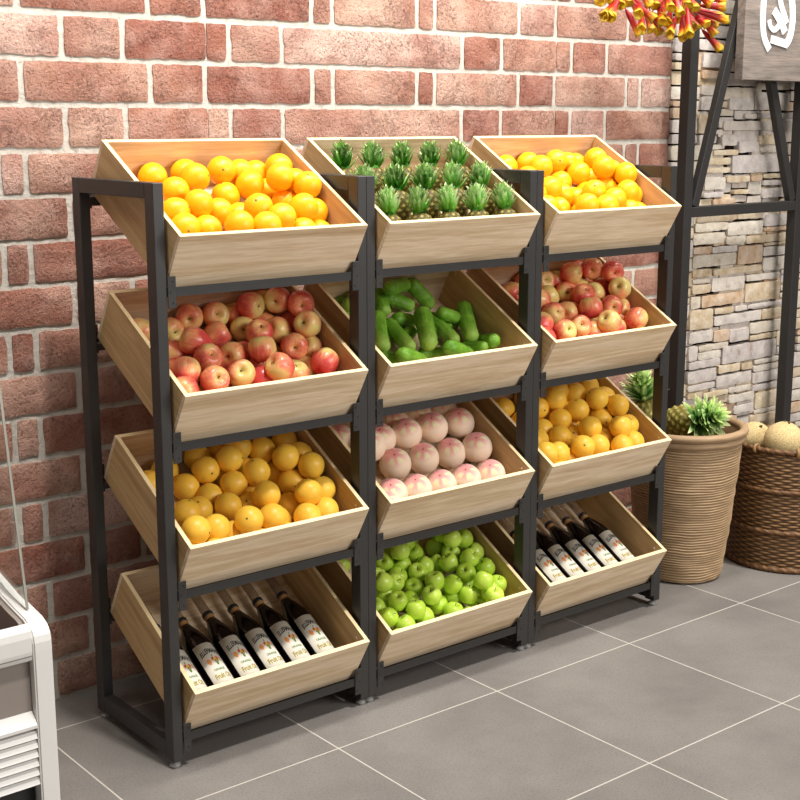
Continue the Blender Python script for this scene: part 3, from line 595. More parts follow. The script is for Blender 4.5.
# cucumbers
labs = pile_labels([((a[0]+b[0])/2, (a[1]+b[1])/2) for a, b, r in CUKES], .06)
for i, (a, b, r) in enumerate(CUKES):
    A = W_(1, 1, a); B = W_(1, 1, b); d = B-A; ln = d.length; r *= 1.06
    bm = bmesh.new(); n = 24; prof = []; tot = ln+2*r; ns = 22; bend = rnd.uniform(-.05, .05)
    prof = [(0, -ln/2-r)]
    for s in range(1, ns):
        t = s/ns; zz = -ln/2-r+tot*t; e = min(t, 1-t)*tot; rr = r*(1 if e > r else sqrt(max(0, 1-((r-e)/r)**2)))*(1+.04*sin(t*3.1)); prof.append((rr, zz))
    prof.append((0, ln/2+r))
    lathe(bm, prof, n, fn=lambda r_, z_, a_: r_*(1+.018*cos(7*a_)))
    for v in bm.verts:
        nd = Vector((v.co.x, v.co.y, 0)); k_ = noise.noise(v.co*160+Vector((i, 0, 0)))
        if k_ > .28 and nd.length > r*.3: v.co += nd.normalized()*.0022*min(1, (k_-.28)*6)
        v.co.x += bend*ln*(1-(v.co.z/(tot/2))**2)
    o = obj('cucumber', bm, M['cuke'], smooth=True, loc=(A+B)/2, rot=d.to_track_quat('Z', 'Y').to_euler())
    q = bmesh.new()
    for s_ in range(26):
        a_ = rnd.uniform(0, 2*pi); zz = rnd.uniform(-ln/2, ln/2); off = bend*ln*(1-(zz/(tot/2))**2)
        mm = Matrix.Translation((cos(a_)*r*1.03+off, sin(a_)*r*1.02, zz)); bmesh.ops.create_icosphere(q, subdivisions=1, radius=.0014, matrix=mm)
    w_ = obj('wart', q, M['cuke'], o, smooth=True); w_['kind'] = 'stuff'
    tag(o, 'knobbly green cucumber %s, %s' % (labs[i], where(1, 1)), 'cucumber', 'cucumbers in the '+where(1, 1))

# pineapples
def pine_body(R, H, rows, cols, dark, eye, tip):
    bm = bmesh.new(); L = bm.loops.layers.float_color.new('Col'); n = cols*4; m_ = rows*4
    rings = []
    def pr(t): return R*(max(0, 1-abs(2*t-1)**2.6)**.5*.93+.07)
    def hgt(u, v):
        # diamond lattice of eyes
        a = (u*cols+v*rows*.5) % 1; b = (u*cols-v*rows*.5) % 1
        return min(a, 1-a)*min(b, 1-b)*4
    for j in range(m_+1):
        v = j/m_; ring = []
        for i in range(n):
            u = i/n; a = 2*pi*u; h_ = hgt(u, v); rr = pr(v)*(1+.13*(h_**.6)-.03); ring.append((bm.verts.new((rr*cos(a), rr*sin(a), v*H)), h_))
        rings.append(ring)
    for A, B in zip(rings, rings[1:]):
        for i in range(n):
            j = (i+1) % n; f = bm.faces.new((A[i][0], A[j][0], B[j][0], B[i][0])); f.smooth = True
            for l, hh in zip(f.loops, (A[i][1], A[j][1], B[j][1], B[i][1])):
                c = [dark[q]+(eye[q]-dark[q])*min(1, hh*1.6) for q in range(3)]
                if hh > .85: c = [c[q]*.5+tip[q]*.5 for q in range(3)]
                l[L] = (*c, 1)
    for ring, fl in ((rings[0], 1), (rings[-1], 0)):
        vs = [x[0] for x in ring]; f = bm.faces.new(vs[::-1] if fl else vs)
        for l in f.loops: l[L] = (*dark, 1)
    return bm
def pine_crown(H, spread, n, wid, seed, base, mid, tip, lift=18):
    r = random.Random(seed); bm = bmesh.new(); L = bm.loops.layers.float_color.new('Col')
    for i in range(n):
        t = i/(n-1); a = i*2.39996+r.uniform(-.2, .2); up = .25+.75*t
        z0 = H*.55*t*.9; ln = H*(.50+.18*r.random())*(1-.25*t); el = radians(lift+(80-lift)*t+r.uniform(-8, 8))
        out = Vector((cos(a), sin(a), 0)); sd = Vector((-sin(a), cos(a), 0)); p = out*spread*.18*(1-t)+Vector((0, 0, z0)); pts = []
        seg = 6; e = el
        for s in range(seg+1):
            pts.append(p.copy()); p = p+(out*cos(e)+Vector((0, 0, 1))*sin(e))*ln/seg; e += radians(6 if t < .5 else -9)*(1 if s < 3 else -1.2)
        rows = []
        for s, q in enumerate(pts):
            u = s/seg; wv = wid*(1-u**1.8)*(0.75+.5*u)+.0004
            nrm = (out*-sin(el)+Vector((0, 0, 1))*cos(el)); rows.append([bm.verts.new(q-sd*wv+nrm*wv*.35), bm.verts.new(q-nrm*wv*.12), bm.verts.new(q+sd*wv+nrm*wv*.35)])
        k_ = r.uniform(.8, 1.2)
        for s in range(seg):
            for q in (0, 1):
                f = bm.faces.new((rows[s][q], rows[s][q+1], rows[s+1][q+1], rows[s+1][q])); f.smooth = True
                for l, u in zip(f.loops, (s/seg, s/seg, (s+1)/seg, (s+1)/seg)):
                    c = [base[x]+(mid[x]-base[x])*min(1, u*1.8) for x in range(3)]
                    if u > .4: w2 = (u-.4)/.6; c = [c[x]+(tip[x]-c[x])*w2*.8 for x in range(3)]
                    l[L] = (c[0]*k_, c[1]*k_, c[2]*k_, 1)
    lathe(bm, [(0, -.001), (spread*.22, 0), (spread*.16, H*.3), (0, H*.5)], 10)
    for f in bm.faces:
        for l in f.loops:
            if l[L][3] != 1 or tuple(l[L])[:3] == (0, 0, 0) or tuple(l[L])[:3] == (1, 1, 1): l[L] = (*base, 1)
    bmesh.ops.solidify(bm, geom=bm.faces[:], thickness=wid*.08)
    return bm
pin = thing('pineapple', '', 'pineapple')
obj('body', pine_body(.038, .10, 8, 9, lin(50, 44, 12), lin(150, 132, 50), lin(216, 204, 130)), M['rind'], pin)
obj('crown', pine_crown(.090, .09, 72, .0098, 3, lin(80, 150, 36), lin(128, 200, 66), lin(246, 250, 214), 44), M['leaf'], pin, loc=(0, 0, .096))
ax = Vector((0, .15, .99)).normalized(); axl = Mt.inverted().to_3x3() @ ax
rn = ['front', 'middle', 'back']
first = True
for j, v in enumerate((.105, .222, .343)):
    for i in range(5):
        o = pin if first else dup(pin); first = False
        top = Vector((.066+.1085*i, v, -.008)); o.location = W_(1, 0, top-axl*.128)
        o.rotation_euler = (ax.to_track_quat('Z', 'Y') @ Quaternion((0, 0, 1), rnd.uniform(0, 6.28))).to_euler()
        tag(o, 'small leafy pineapple, %s from left in the %s row of the top-tier crate' % (ORD[i], rn[j]), 'pineapple', 'small pineapples in the top middle crate')

# ------------------------------------------------------------------ bottles
BR = .036
bt = thing('bottle', '', 'bottle', group='bottles')
bm = bmesh.new()
lathe(bm, [(0, .004), (.02, .0), (.033, .001), (BR, .006), (BR, .188), (.0345, .203), (.030, .223), (.0235, .243), (.018, .258), (.0142, .272), (0, .272)], 40)
obj('glass_body', bm, M['glassdark'], bt, smooth=True)
bm = bmesh.new(); lathe(bm, [(.0146, .268), (.0148, .282), (0.0148, .283), (0, .283)], 24); obj('collar', bm, M['cork'], bt, smooth=True)
bm = bmesh.new(); lathe(bm, [(0, .283), (.0162, .283), (.0165, .286), (.0165, .293), (.0158, .295), (0, .295)], 24); obj('neck_ring', bm, M['metal_dk'], bt, smooth=True)
bm = bmesh.new(); lathe(bm, [(0, .295), (.0145, .295), (.0138, .30), (.0135, .37), (.0128, .374), (0, .374)], 24); obj('neck', bm, M['neck'], bt, smooth=True)
# label is a curved sheet facing +y in bottle space
def curve_pt(x, z, lift): a = x/(BR+lift); return Vector(((BR+lift)*sin(a), -(BR+lift)*cos(a), z))
bm = bmesh.new(); A0 = radians(58); nn = 24
Vv = [[bm.verts.new(curve_pt(BR*(-A0+2*A0*i/nn), z, .0004) if s == 0 else curve_pt(BR*(-A0+2*A0*i/nn), z, .0001)) for s in (0, 1) for z in (.014, .178)] for i in range(nn+1)]
for i in range(nn):
    a, b = Vv[i], Vv[i+1]; bm.faces.new((a[0], b[0], b[1], a[1])); bm.faces.new((a[2], a[3], b[3], b[2])); bm.faces.new((a[1], b[1], b[3], a[3])); bm.faces.new((a[0], a[2], b[2], b[0]))
lab = obj('label', bm, M['label'], bt, smooth=True)
def text_bm(s, size, z, arch=0, sx=1.0, lift=.0007, bold=.0):
    cu = bpy.data.curves.new('lettering', 'FONT'); cu.body = s; cu.size = size; cu.align_x = 'CENTER'; cu.offset = bold; cu.resolution_u = 3
    ob = bpy.data.objects.new('tmp', cu); COL.objects.link(ob); dg = bpy.context.evaluated_depsgraph_get(); me = bpy.data.meshes.new_from_object(ob.evaluated_get(dg))
    bm = bmesh.new(); bm.from_mesh(me)
    for v in bm.verts: x = v.co.x*sx; v.co = curve_pt(x, z+v.co.y-arch*x*x, lift)
    bpy.data.objects.remove(ob); return bm
obj('lettering', text_bm('ELLERMANS', .0225, .142, 11, .46, bold=.0006), M['ink'], lab)
obj('gold_lettering', text_bm('Fruit Oil', .0235, .054, 0, .58, bold=.0007), M['gold_ink'], lab)
obj('small_lettering', text_bm('ORANGE', .0105, .080, -3, .75, bold=.0003), M['gr_ink'], lab)
obj('small_lettering', text_bm('500 ml', .0080, .034, 0, .8, bold=.0002), M['ink'], lab)
def blob(pts, lift):
    bm = bmesh.new(); P = [(x, z) for x, z in pts]; cx = sum(p[0] for p in P)/len(P); cz = sum(p[1] for p in P)/len(P)
    c = bm.verts.new(curve_pt(cx, cz, lift)); vs = [bm.verts.new(curve_pt(x, z, lift)) for x, z in P]
    for i in range(len(vs)): bm.faces.new((c, vs[i], vs[(i+1) % len(vs)]))
    return bm
def ell(cx, cz, a, b, rot=0, n=14): return [(cx+a*cos(t)*cos(rot)-b*sin(t)*sin(rot), cz+a*cos(t)*sin(rot)+b*sin(t)*cos(rot)) for t in [2*pi*i/n for i in range(n)]]
def merged(parts, lift):
    B = bmesh.new()
    for q in parts:
        b = blob(q, lift); me = bpy.data.meshes.new('t'); b.to_mesh(me); b.free(); B.from_mesh(me); bpy.data.meshes.remove(me)
    return B
for q_ in [ell(-.0155, .114, .0055, .0105, .1), ell(.019, .118, .0026, .0075, .2)]: obj('fruit_mark', merged([q_], .0007), M['or_ink'], lab)
for q_ in [ell(-.002, .121, .0045, .0055), ell(.009, .120, .0045, .006), ell(.002, .111, .003, .004)]: obj('fruit_mark', merged([q_], .0008), M['red_ink'], lab)
for q_ in [ell(.0035, .118, .0048, .0055), ell(.006, .110, .003, .004)]: obj('fruit_mark', merged([q_], .0009), M['ye_ink'], lab)
for q_ in [ell(.0, .131, .0012, .005), ell(.0045, .103, .0035, .0065), ell(.003, .113, .002, .003), ell(.009, .112, .002, .004, .5)]: obj('fruit_mark', merged([q_], .001), M['gr_ink'], lab)
first = True
for k in (0, 2):
    for i in range(6):
        o = bt if first else dup(bt); first = False
        # bottle axis along crate depth, label turned up
        o.rotation_euler = (Matrix.Rotation(TH, 4, 'X') @ Matrix.Rotation(-pi/2, 4, 'X') @ Matrix.Rotation(0, 4, 'Z')).to_euler()
        o.location = W_(k, 3, (.062+.0835*i, .016, -CH+CT+BR+.0005))
        tag(o, 'dark bottle with cream label lying %s from left in %s' % (ORD[i], where(k, 3)), 'bottle', 'labelled bottles in the bottom crates')
# ------------------------------------------------------------------ charcoal frame with the hanging board
FY0, FY1 = .475, .52
fr = thing('support_frame', 'tall charcoal frame of posts, crossbar and slanting braces against the stone wall', 'frame', (2.55, FY0, 0))
def fbar(name, pts, wd, y0, y1):
    a, b = Vector((pts[0][0], 0, pts[0][1])), Vector((pts[1][0], 0, pts[1][1])); d = (b-a).normalized(); n = Vector((-d.z, 0, d.x))*wd/2
    bm = bmesh.new(); vs = []
    for y in (y0, y1):
        for p in (a-n, a+n, b+n, b-n): vs.append(bm.verts.new((p.x-2.55, y-FY0, p.z)))
    for q in ((0, 1, 2, 3), (7, 6, 5, 4), (0, 4, 5, 1), (1, 5, 6, 2), (2, 6, 7, 3), (3, 7, 4, 0)): bm.faces.new([vs[i] for i in q])
    bmesh.ops.recalc_face_normals(bm, faces=bm.faces[:]); bmesh.ops.bevel(bm, geom=bm.edges[:], offset=.002, segments=1, affect='EDGES')
    return obj(name, bm, M['frame_metal'], fr)
fbar('post', ((2.566, 0), (2.566, 2.7)), .048, FY0, FY1)
fbar('post', ((3.294, 0), (3.294, 2.7)), .052, FY0, FY1)
fbar('crossbar', ((2.59, 1.297), (3.268, 1.297)), .040, FY0+.002, FY1-.002)
fbar('brace', ((2.618, 1.318), (2.885, 2.19)), .040, FY0+.006, FY1-.01)
fbar('brace', ((3.252, 1.318), (2.925, 2.19)), .040, FY0+.006, FY1-.01)

# sign board
SY = .434; SX = 2.806
sg = thing('sign_board', 'weathered grey plank sign board with white brush lettering, hung on the charcoal frame', 'sign', (SX, SY, 1.797))
obj('board', box(0, .62, 0, .0395, 0, .56, bev=.002), M['board'], sg)
def stroke(pts, wd):
    bm = bmesh.new(); P = [Vector((p[0], p[1])) for p in pts]
    Q = []
    for i in range(len(P)-1):
        p0, p1, p2, p3 = P[max(i-1, 0)], P[i], P[i+1], P[min(i+2, len(P)-1)]
        for s in range(6):
            t = s/6; Q.append(.5*((2*p1)+(p2-p0)*t+(2*p0-5*p1+4*p2-p3)*t*t+(3*p1-p0-3*p2+p3)*t**3))
    Q.append(P[-1]); wd = wd if isinstance(wd, (list, tuple)) else [wd]*2; F = []; B = []
    for i, q in enumerate(Q):
        d = (Q[min(i+1, len(Q)-1)]-Q[max(i-1, 0)]).normalized(); n = Vector((-d.y, d.x)); t = i/(len(Q)-1); ww = (wd[0]+(wd[-1]-wd[0])*t)/2
        for (LST, y) in ((F, -.004), (B, .0005)): LST.append((bm.verts.new((q.x-n.x*ww, y, q.y-n.y*ww)), bm.verts.new((q.x+n.x*ww, y, q.y+n.y*ww))))
    for i in range(len(Q)-1):
        bm.faces.new((F[i][0], F[i+1][0], F[i+1][1], F[i][1])); bm.faces.new((F[i][0], B[i][0], B[i+1][0], F[i+1][0])); bm.faces.new((F[i][1], F[i+1][1], B[i+1][1], B[i][1]))
    bm.faces.new((F[0][0], F[0][1], B[0][1], B[0][0])); bm.faces.new((F[-1][0], B[-1][0], B[-1][1], F[-1][1]))
    bmesh.ops.recalc_face_normals(bm, faces=bm.faces[:]); return bm
# stroke points below are metres on the board (from its lower left corner)
def sp_(l): return [(a*.000800, .2925-b*.000413) for a, b in l]
for nm, pts, wd in (('left', [(.105, .35), (.105, .301), (.104, .259), (.109, .197), (.124, .155), (.156, .118)], .030),
                    ('right', [(.275, .35), (.285, .311), (.296, .26), (.296, .213), (.286, .17), (.265, .141)], (.036, .03)),
                    ('bar', [(.164, .157), (.212, .150), (.272, .141)], .03), ('a', [(.204, .32), (.216, .287), (.239, .253), (.258, .222)], .026),
                    ('b', [(.172, .265), (.203, .239), (.228, .214), (.249, .186)], .034), ('c', [(.222, .240), (.206, .209), (.178, .193), (.152, .205), (.143, .228)], .020),
                    ('d', [(.185, .32), (.205, .33), (.225, .32)], .03), ('top', [(.105, .35), (.125, .43), (.19, .47), (.255, .43), (.275, .35)], .03)):
    so_ = obj('lettering', stroke(pts, wd), M['letter'], sg); so_.location.y = -.0004*len(sg.children)

# ------------------------------------------------------------------ tan pot with pineapples
B1 = Vector((2.242, .186, 0)); RIM = .565
pot = thing('basket', 'tall tan ridged rattan pot holding pineapples, beside the right rack', 'basket', B1)
def rz(z): t = z/RIM; return .150+.056*t**.85
bm = bmesh.new(); Lc = bm.loops.layers.float_color.new('Col'); n = 150; m_ = 250; rings = []
for j in range(m_+1):
    z = .004+(RIM-.055)*j/m_; ring = []
    for i in range(n):
        a = 2*pi*i/n; ph = z/.0098*2*pi+2.6*noise.noise(Vector((cos(a)*1.7, sin(a)*1.7, z*22)))+.8*noise.noise(Vector((cos(a)*5, sin(a)*5, z*9)))
        amp = .0021*(1+.9*noise.noise(Vector((cos(a)*2, sin(a)*2, z*30+5)))); h_ = (.5+.5*cos(ph))**.6
        rr = rz(z)+amp*2*h_+(.0035*noise.noise(Vector((cos(a)*1.2, sin(a)*1.2, z*7)))) - (.004 if z < .012 else 0)
        ring.append((bm.verts.new((rr*cos(a), rr*sin(a), z)), h_))
    rings.append(ring)
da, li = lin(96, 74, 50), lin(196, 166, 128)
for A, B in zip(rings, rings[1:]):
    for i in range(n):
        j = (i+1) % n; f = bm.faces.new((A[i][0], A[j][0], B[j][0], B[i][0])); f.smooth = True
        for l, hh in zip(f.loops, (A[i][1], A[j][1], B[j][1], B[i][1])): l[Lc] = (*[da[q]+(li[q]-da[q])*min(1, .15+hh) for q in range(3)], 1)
f = bm.faces.new([x[0] for x in rings[0]][::-1])
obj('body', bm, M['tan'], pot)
def ring_bm(R, z, r, sq=1.0, n=90, k=12, tw=0, amp=0, c=li, c2=None):
    bm = bmesh.new(); V = []
    for i in range(n):
        a = 2*pi*i/n; row = []
        for q in range(k):
            b = 2*pi*q/k; rr = r*(1+amp*cos(2*b+tw*a)); row.append(bm.verts.new(((R+rr*cos(b))*cos(a), (R+rr*cos(b))*sin(a), z+rr*sin(b)*sq)))
        V.append(row)
    for i in range(n):
        for q in range(k): bm.faces.new((V[i][q], V[(i+1) % n][q], V[(i+1) % n][(q+1) % k], V[i][(q+1) % k])).smooth = True
    c2 = c2 or c
    colour(bm, lambda co, f: [c[x]+(c2[x]-c[x])*(.5+.5*sin(atan2(co.y, co.x)*tw/2+co.z*300)) for x in range(3)])
    return bm
t2 = lin(180, 152, 118); t3 = lin(160, 132, 100)
obj('rim', ring_bm(.2105, RIM-.012, .0155, .95, c=t2, c2=t3), M['tan'], pot)
obj('rim', ring_bm(.2080, RIM-.038, .011, 1.3, c=t3, c2=t2), M['tan'], pot)
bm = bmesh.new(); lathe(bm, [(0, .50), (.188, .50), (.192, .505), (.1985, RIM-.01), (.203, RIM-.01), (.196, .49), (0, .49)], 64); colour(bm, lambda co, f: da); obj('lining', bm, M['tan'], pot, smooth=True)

big = thing('pineapple', 'plump pineapple lying on its side in the tan pot, crown toward the front', 'pineapple', group='pineapples in the tan pot')
obj('body', pine_body(.060, .16, 9, 12, lin(112, 104, 40), lin(200, 188, 104), lin(232, 226, 160)), M['rind'], big)
obj('crown', pine_crown(.150, .12, 85, .0165, 11, lin(120, 180, 90), lin(188, 224, 140), lin(252, 252, 206), 8), M['leaf'], big, loc=(0, 0, .152))
d = Vector((-.05, -.86, .26)).normalized(); big.location = Vector((2.262, .100, .597))-d*.205; big.rotation_euler = d.to_track_quat('Z', 'Y').to_euler()
b2 = dup(big); tag(b2, 'upright pineapple in the tan pot, its green crown showing behind the golden orange crate', 'pineapple')
d = Vector((-.12, .12, 1)).normalized(); b2.location = Vector((2.095, .235, .502)); b2.rotation_euler = d.to_track_quat('Z', 'Y').to_euler()
b2.location = Vector((2.085, .215, .525))
b2.scale = (.95, .95, .95)

# ------------------------------------------------------------------ brown wicker basket with melons
B2 = Vector((2.700, .048, 0)); H2 = .462
wk = thing('basket', 'round dark brown wicker basket full of netted melons, right of the tan pot', 'basket', B2)
def r2(z): t = z/H2; return .212+.012*sin(pi*min(1, t*.9+.1))
bm = bmesh.new(); Lc = bm.loops.layers.float_color.new('Col'); NS = 44; n = NS*6; rows_ = 44; per = 5; rings = []
for j in range(rows_*per+1):
    z = .006+(H2-.02)*j/(rows_*per); row_ = int(j/per); q = (j % per)/per; ring = []
    for i in range(n):
        a = 2*pi*i/n; s = cos(a*NS/2*1.0+pi*row_); prof_ = sin(pi*q)**.7; h_ = prof_*(.55+.45*s)
        rr = r2(z)+.0045*h_-.002; ring.append((bm.verts.new((rr*cos(a), rr*sin(a), z)), h_))
    rings.append(ring)
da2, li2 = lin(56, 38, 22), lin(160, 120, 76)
for A, B in zip(rings, rings[1:]):
    for i in range(n):
        j = (i+1) % n; f = bm.faces.new((A[i][0], A[j][0], B[j][0], B[i][0])); f.smooth = True
        for l, hh in zip(f.loops, (A[i][1], A[j][1], B[j][1], B[i][1])): l[Lc] = (*[da2[x]+(li2[x]-da2[x])*min(1, hh*1.15) for x in range(3)], 1)
bm.faces.new([x[0] for x in rings[0]][::-1])
obj('body', bm, M['wicker'], wk)
w1, w2 = lin(142, 102, 62), lin(78, 52, 30)
for z in (.155, .31): obj('band', ring_bm(r2(z)+.002, z, .0085, 1.0, n=220, tw=80, amp=.22, c=w1, c2=w2), M['wicker'], wk)
obj('rim', ring_bm(r2(H2), H2-.004, .011, .9, n=220, tw=80, amp=.2, c=w1, c2=w2), M['wicker'], wk)
obj('base_ring', ring_bm(r2(0)+.002, .011, .0105, 1.0, n=220, tw=80, amp=.2, c=w1, c2=w2), M['wicker'], wk)
for a in (radians(222), radians(262), radians(180), radians(300), radians(40), radians(110)):
    q = ring_bm(.013, 0, .006, 1.0, n=20, k=8, c=lin(168, 132, 88)); o = obj('rim_knot', q, M['wicker'], wk, loc=(r2(H2)*cos(a), r2(H2)*sin(a), H2-.002), rot=(pi/2, 0, a))
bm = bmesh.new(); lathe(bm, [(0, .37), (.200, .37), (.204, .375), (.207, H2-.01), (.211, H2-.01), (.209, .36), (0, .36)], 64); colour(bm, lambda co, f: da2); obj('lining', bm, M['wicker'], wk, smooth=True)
mel = [((2.605, .012, .476), .0745, 'largest netted tan melon, at the front of the brown wicker basket'), ((2.615, .150, .456), .068, 'netted tan melon at the left back of the wicker basket, beside the tan pot'),
       ((2.747, -.028, .458), .070, 'netted tan melon at the right of the wicker basket, cut by the photo edge'), ((2.765, .122, .440), .070, 'netted tan melon hidden at the back of the wicker basket')]
for i, (p, R, lb) in enumerate(mel):
    o = obj('melon', sphere_fruit(R, i*3+1, .96, .03, 40, 26), M['melon'], smooth=True, loc=p, rot=(rnd.uniform(-.5, .5), rnd.uniform(-.5, .5), rnd.uniform(0, 6)))
    bm = bmesh.new(); tube(bm, [(0, 0, R*.94), (.002, 0, R*.99), (.004, .001, R*1.06)], [.005, .004, .005], 8); obj('stem', bm, M['stem'], o, smooth=True)
    tag(o, lb, 'melon', 'melons in the wicker basket')

# ------------------------------------------------------------------ white display freezer at the left
FX = -.318; FW = .047; FL_ = -1.7
fz = thing('display_freezer', 'white display freezer with glass panes and louvred front, at the left edge', 'freezer', (-1.0, .25, 0))
O_ = Vector((-1.0, .25, 0))
outer = [(-.014, 0), (-.014, .425), (-.0135, .445), (-.010, .461), (-.002, .474), (.012, .485), (.036, .494), (.095, .503), (.162, .515), (.275, .543), (.40, .572), (.56, .605)]
def band(x0, x1, wd):
    bm = bmesh.new(); P = [Vector((y, z)) for y, z in outer]; V = []
    for i, p in enumerate(P):
        d = (P[min(i+1, len(P)-1)]-P[max(i-1, 0)]).normalized(); n = Vector((d.y, -d.x))
        q = p+n*wd if n.x > 0 or n.y < 0 else p-n*wd
        V.append([bm.verts.new((x, yz.x, yz.y)) for x, yz in ((x0, p), (x1, p), (x1, q), (x0, q))])
    for A, B in zip(V, V[1:]):
        for i in range(4): bm.faces.new((A[i], A[(i+1) % 4], B[(i+1) % 4], B[i]))
    bm.faces.new(V[0]); bm.faces.new(V[-1][::-1]); bmesh.ops.recalc_face_normals(bm, faces=bm.faces[:])
    bmesh.ops.bevel(bm, geom=[e for e in bm.edges if e.calc_face_angle(0) > .9], offset=.004, segments=3, affect='EDGES')
    return bm
def fobj(name, bm, mat, smooth=False):
    for v in bm.verts: v.co -= O_
    return obj(name, bm, mat, fz, smooth)
fobj('end_frame', band(FX-FW, FX, .035), M['white'], False)
def extr(pts, x0, x1):
    bm = bmesh.new(); A = [bm.verts.new((x0, y, z)) for y, z in pts]; B = [bm.verts.new((x1, y, z)) for y, z in pts]; n = len(pts)
    for i in range(n): bm.faces.new((A[i], A[(i+1) % n], B[(i+1) % n], B[i]))
    bm.faces.new(A[::-1]); bm.faces.new(B); bmesh.ops.recalc_face_normals(bm, faces=bm.faces[:]); return bm
xr = FX-FW-.001
rb = [(.018, .400), (.0, .400), (-.006, .404), (-.009, .425), (-.009, .460), (-.006, .476), (.000, .487), (.008, .491), (.014, .489), (.018, .480)]
fobj('bumper', extr(rb, FL_, xr), M['white'], False)
fobj('bumper_groove', box(FL_, xr-.002, -.0100, -.0086, .414, .4165), M['strip'])
fobj('front_panel', box(FL_, xr, .012, .035, .245, .402), M['grey_panel'])
vt = fobj('vent', extr([(.014, .272), (-.009, .247), (-.012, .242), (-.012, .234), (.012, .230), (.035, .230), (.035, .262)], FL_, xr), M['white'])
for i in range(6):
    z = .226-.0235*i
    s = extr([(.03, z), (-.003, z-.002), (-.010, z-.0195), (-.006, z-.0215), (.03, z-.016)], FL_, xr)
    for v in s.verts: v.co -= O_
    obj('slat', s, M['white'], vt)
fobj('kick_plate', box(FL_, xr, .03, .06, 0, .24), M['toe'])
fobj('side_wall', box(FX-FW+.004, FX-.006, .02, .55, .02, .485), M['white'])
fobj('inner_lining', extr([(.03, .26), (.03, .480), (.05, .487), (.095, .493), (.162, .505), (.275, .533), (.4, .562), (.55, .591), (.55, .26)], FX-FW-.012, FX-FW-.001), M['grey_panel'])
fobj('tub_floor', box(FL_, FX-FW-.013, .04, .55, .25, .27), M['toe'])
fobj('tub_front', box(FL_, FX-FW-.013, .019, .038, .405, .455), M['grey_panel'])
gx = -.340
g0, g1 = Vector((.069, .506)), Vector((.180, 1.18))
bm = bmesh.new(); t_ = .006
prism = [(g0.x, g0.y-.004), (g1.x, g1.y), (.55, g1.y), (.55, .602), (.4, .570), (.275, .541), (.162, .513)]
fobj('end_pane', extr(prism, gx-t_/2, gx+t_/2), M['pane'])
fobj('pane_edge', extr([(g0.x-.003, g0.y-.004), (g0.x, g0.y-.004), (g1.x, g1.y), (g1.x-.003, g1.y)], gx-t_/2, gx+t_/2), M['pane_edge'])

# ------------------------------------------------------------------ red and yellow flowers hanging at the top
FLOWERS = [(1.837,0.284,1.978,1.961,0.324,2.040),(1.859,0.270,1.975,1.946,0.310,2.045),(1.935,0.300,2.019,2.015,0.340,2.069),(2.021,0.275,1.928,1.991,0.315,2.011),(2.010,0.267,1.942,2.067,0.307,1.996),(2.123,0.300,1.986,2.041,0.340,2.040),(2.217,0.352,1.942,2.196,0.392,2.000),(2.153,0.340,1.948,2.171,0.380,2.018),(2.169,0.337,2.030,2.173,0.377,2.080),(2.179,0.282,2.021,2.198,0.322,2.078),(2.199,0.314,1.974,2.270,0.354,2.021),(2.181,0.288,1.934,2.270,0.328,2.000),(2.239,0.277,1.924,2.293,0.317,2.007),(2.466,0.271,2.041,2.380,0.311,2.043),(2.500,0.281,1.998,2.374,0.321,2.024),(2.534,0.353,1.984,2.464,0.393,2.019),(2.550,0.343,1.898,2.487,0.383,1.967),(2.408,0.341,1.965,2.385,0.381,2.028),(2.370,0.340,1.970,2.373,0.380,2.034),(2.377,0.279,1.977,2.363,0.319,2.004),(2.326,0.291,2.026,2.330,0.331,2.080),(2.532,0.323,2.074,2.475,0.363,2.077),(1.870,0.333,2.030,1.968,0.373,2.068),(2.268,0.345,2.046,2.293,0.385,2.094),(2.095,0.348,2.012,2.079,0.388,2.070),(2.389,0.269,2.047,2.343,0.309,2.085),(2.005,0.321,2.030,2.019,0.361,2.083),(2.291,0.327,1.988,2.325,0.367,2.050),(2.171,0.311,1.976,2.204,0.351,2.043)]

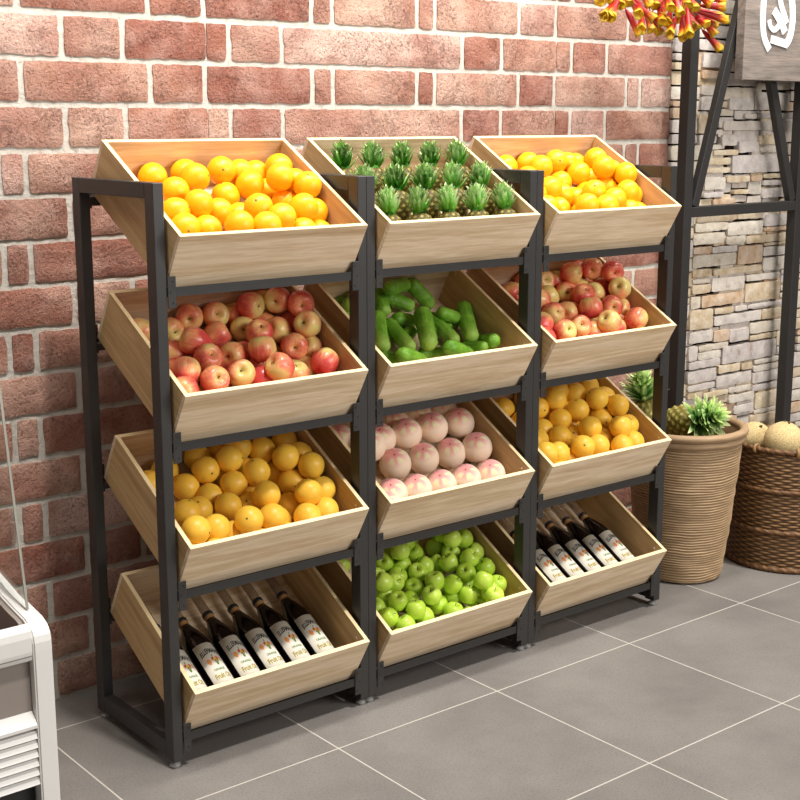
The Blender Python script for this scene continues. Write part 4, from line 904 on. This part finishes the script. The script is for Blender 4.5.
sp = thing('flower_spray', 'drooping spray of red tubular flowers with yellow tips, hanging in front of the wall', 'flowers', (2.19, .33, 2.2))
SO = Vector((2.19, .33, 2.2))
hubs = [Vector((1.98, .36, 2.13)), Vector((2.12, .35, 2.15)), Vector((2.28, .35, 2.13))]
red, org, yel, grn = lin(140, 8, 8), lin(184, 56, 12), lin(216, 176, 22), lin(150, 150, 34)
bm = bmesh.new()
for h_ in hubs: tube(bm, [h_-SO, (h_+Vector((0, .05, .12)))-SO, Vector((2.15, .47, 2.36))-SO, Vector((2.15, .588, 2.40))-SO], [.004, .005, .007, .009], 8)
obj('stem', bm, M['stem'], sp, smooth=True)
fr_ = random.Random(9)
FL2 = list(FLOWERS)
for q in FLOWERS[::2]:
    s_ = Vector((fr_.uniform(-.03, .03), fr_.uniform(-.05, .05), fr_.uniform(.01, .05))); e_ = Vector((fr_.uniform(-.02, .02), 0, fr_.uniform(-.02, .02)))
    FL2.append((q[0]+s_.x+e_.x, q[1]+s_.y, q[2]+s_.z+e_.z, q[3]+s_.x, q[4]+s_.y, q[5]+s_.z))
for i, q in enumerate(FL2):
    T, B = Vector(q[:3]), Vector(q[3:]); d = T-B; ln = max(d.length, .055); bm = bmesh.new(); rw = .0175 if ln > .08 else .0185
    prof = [(.0025, 0), (.005, ln*.08), (.0075, ln*.25), (.0085, ln*.45), (.0095, ln*.65), (.0115, ln*.82), (.0128, ln*.93), (.0138, ln), (.0118, ln*.985), (.0085, ln*.93), (0, ln*.88)]
    lathe(bm, prof, 20, fn=lambda r_, z_, a_: r_*rw/.0135*(1+(.07*cos(5*a_)+.08*sin(3*a_+i))*max(0, z_/ln-.2)))
    for v in bm.verts:
        a_ = atan2(v.co.y, v.co.x)
        if v.co.z > ln*.9: v.co.z += ln*.04*cos(3*a_+i)
        v.co.x += .06*ln*(v.co.z/ln)**2
    def fc(co, f, ln=ln):
        t = co.z/ln; a_ = atan2(co.y, co.x); t += .06*cos(5*a_)
        if t < .58: return red
        if t < .76: u = (t-.58)/.18; return [red[x]+(org[x]-red[x])*u for x in range(3)]
        if t < .90: u = (t-.76)/.14; return [org[x]+(yel[x]-org[x])*u for x in range(3)]
        u = min(1, (t-.90)/.15)*.7; return [yel[x]+(grn[x]-yel[x])*u for x in range(3)]
    colour(bm, fc)
    fl = obj('flower', bm, M['petal'], sp, smooth=True, loc=B-SO, rot=d.to_track_quat('Z', 'Y').to_euler())
    h_ = min(hubs, key=lambda h: (h-B).length); q_ = bmesh.new()
    mi_ = (h_+B)/2+Vector((0, .01, -.01)); Mi = fl.matrix_basis.inverted()
    tube(q_, [Mi @ (h_-SO), Mi @ (mi_-SO), Vector((0, 0, .002))], [.0028, .0022, .0026], 6); obj('stalk', q_, M['red_ink'], fl, smooth=True)
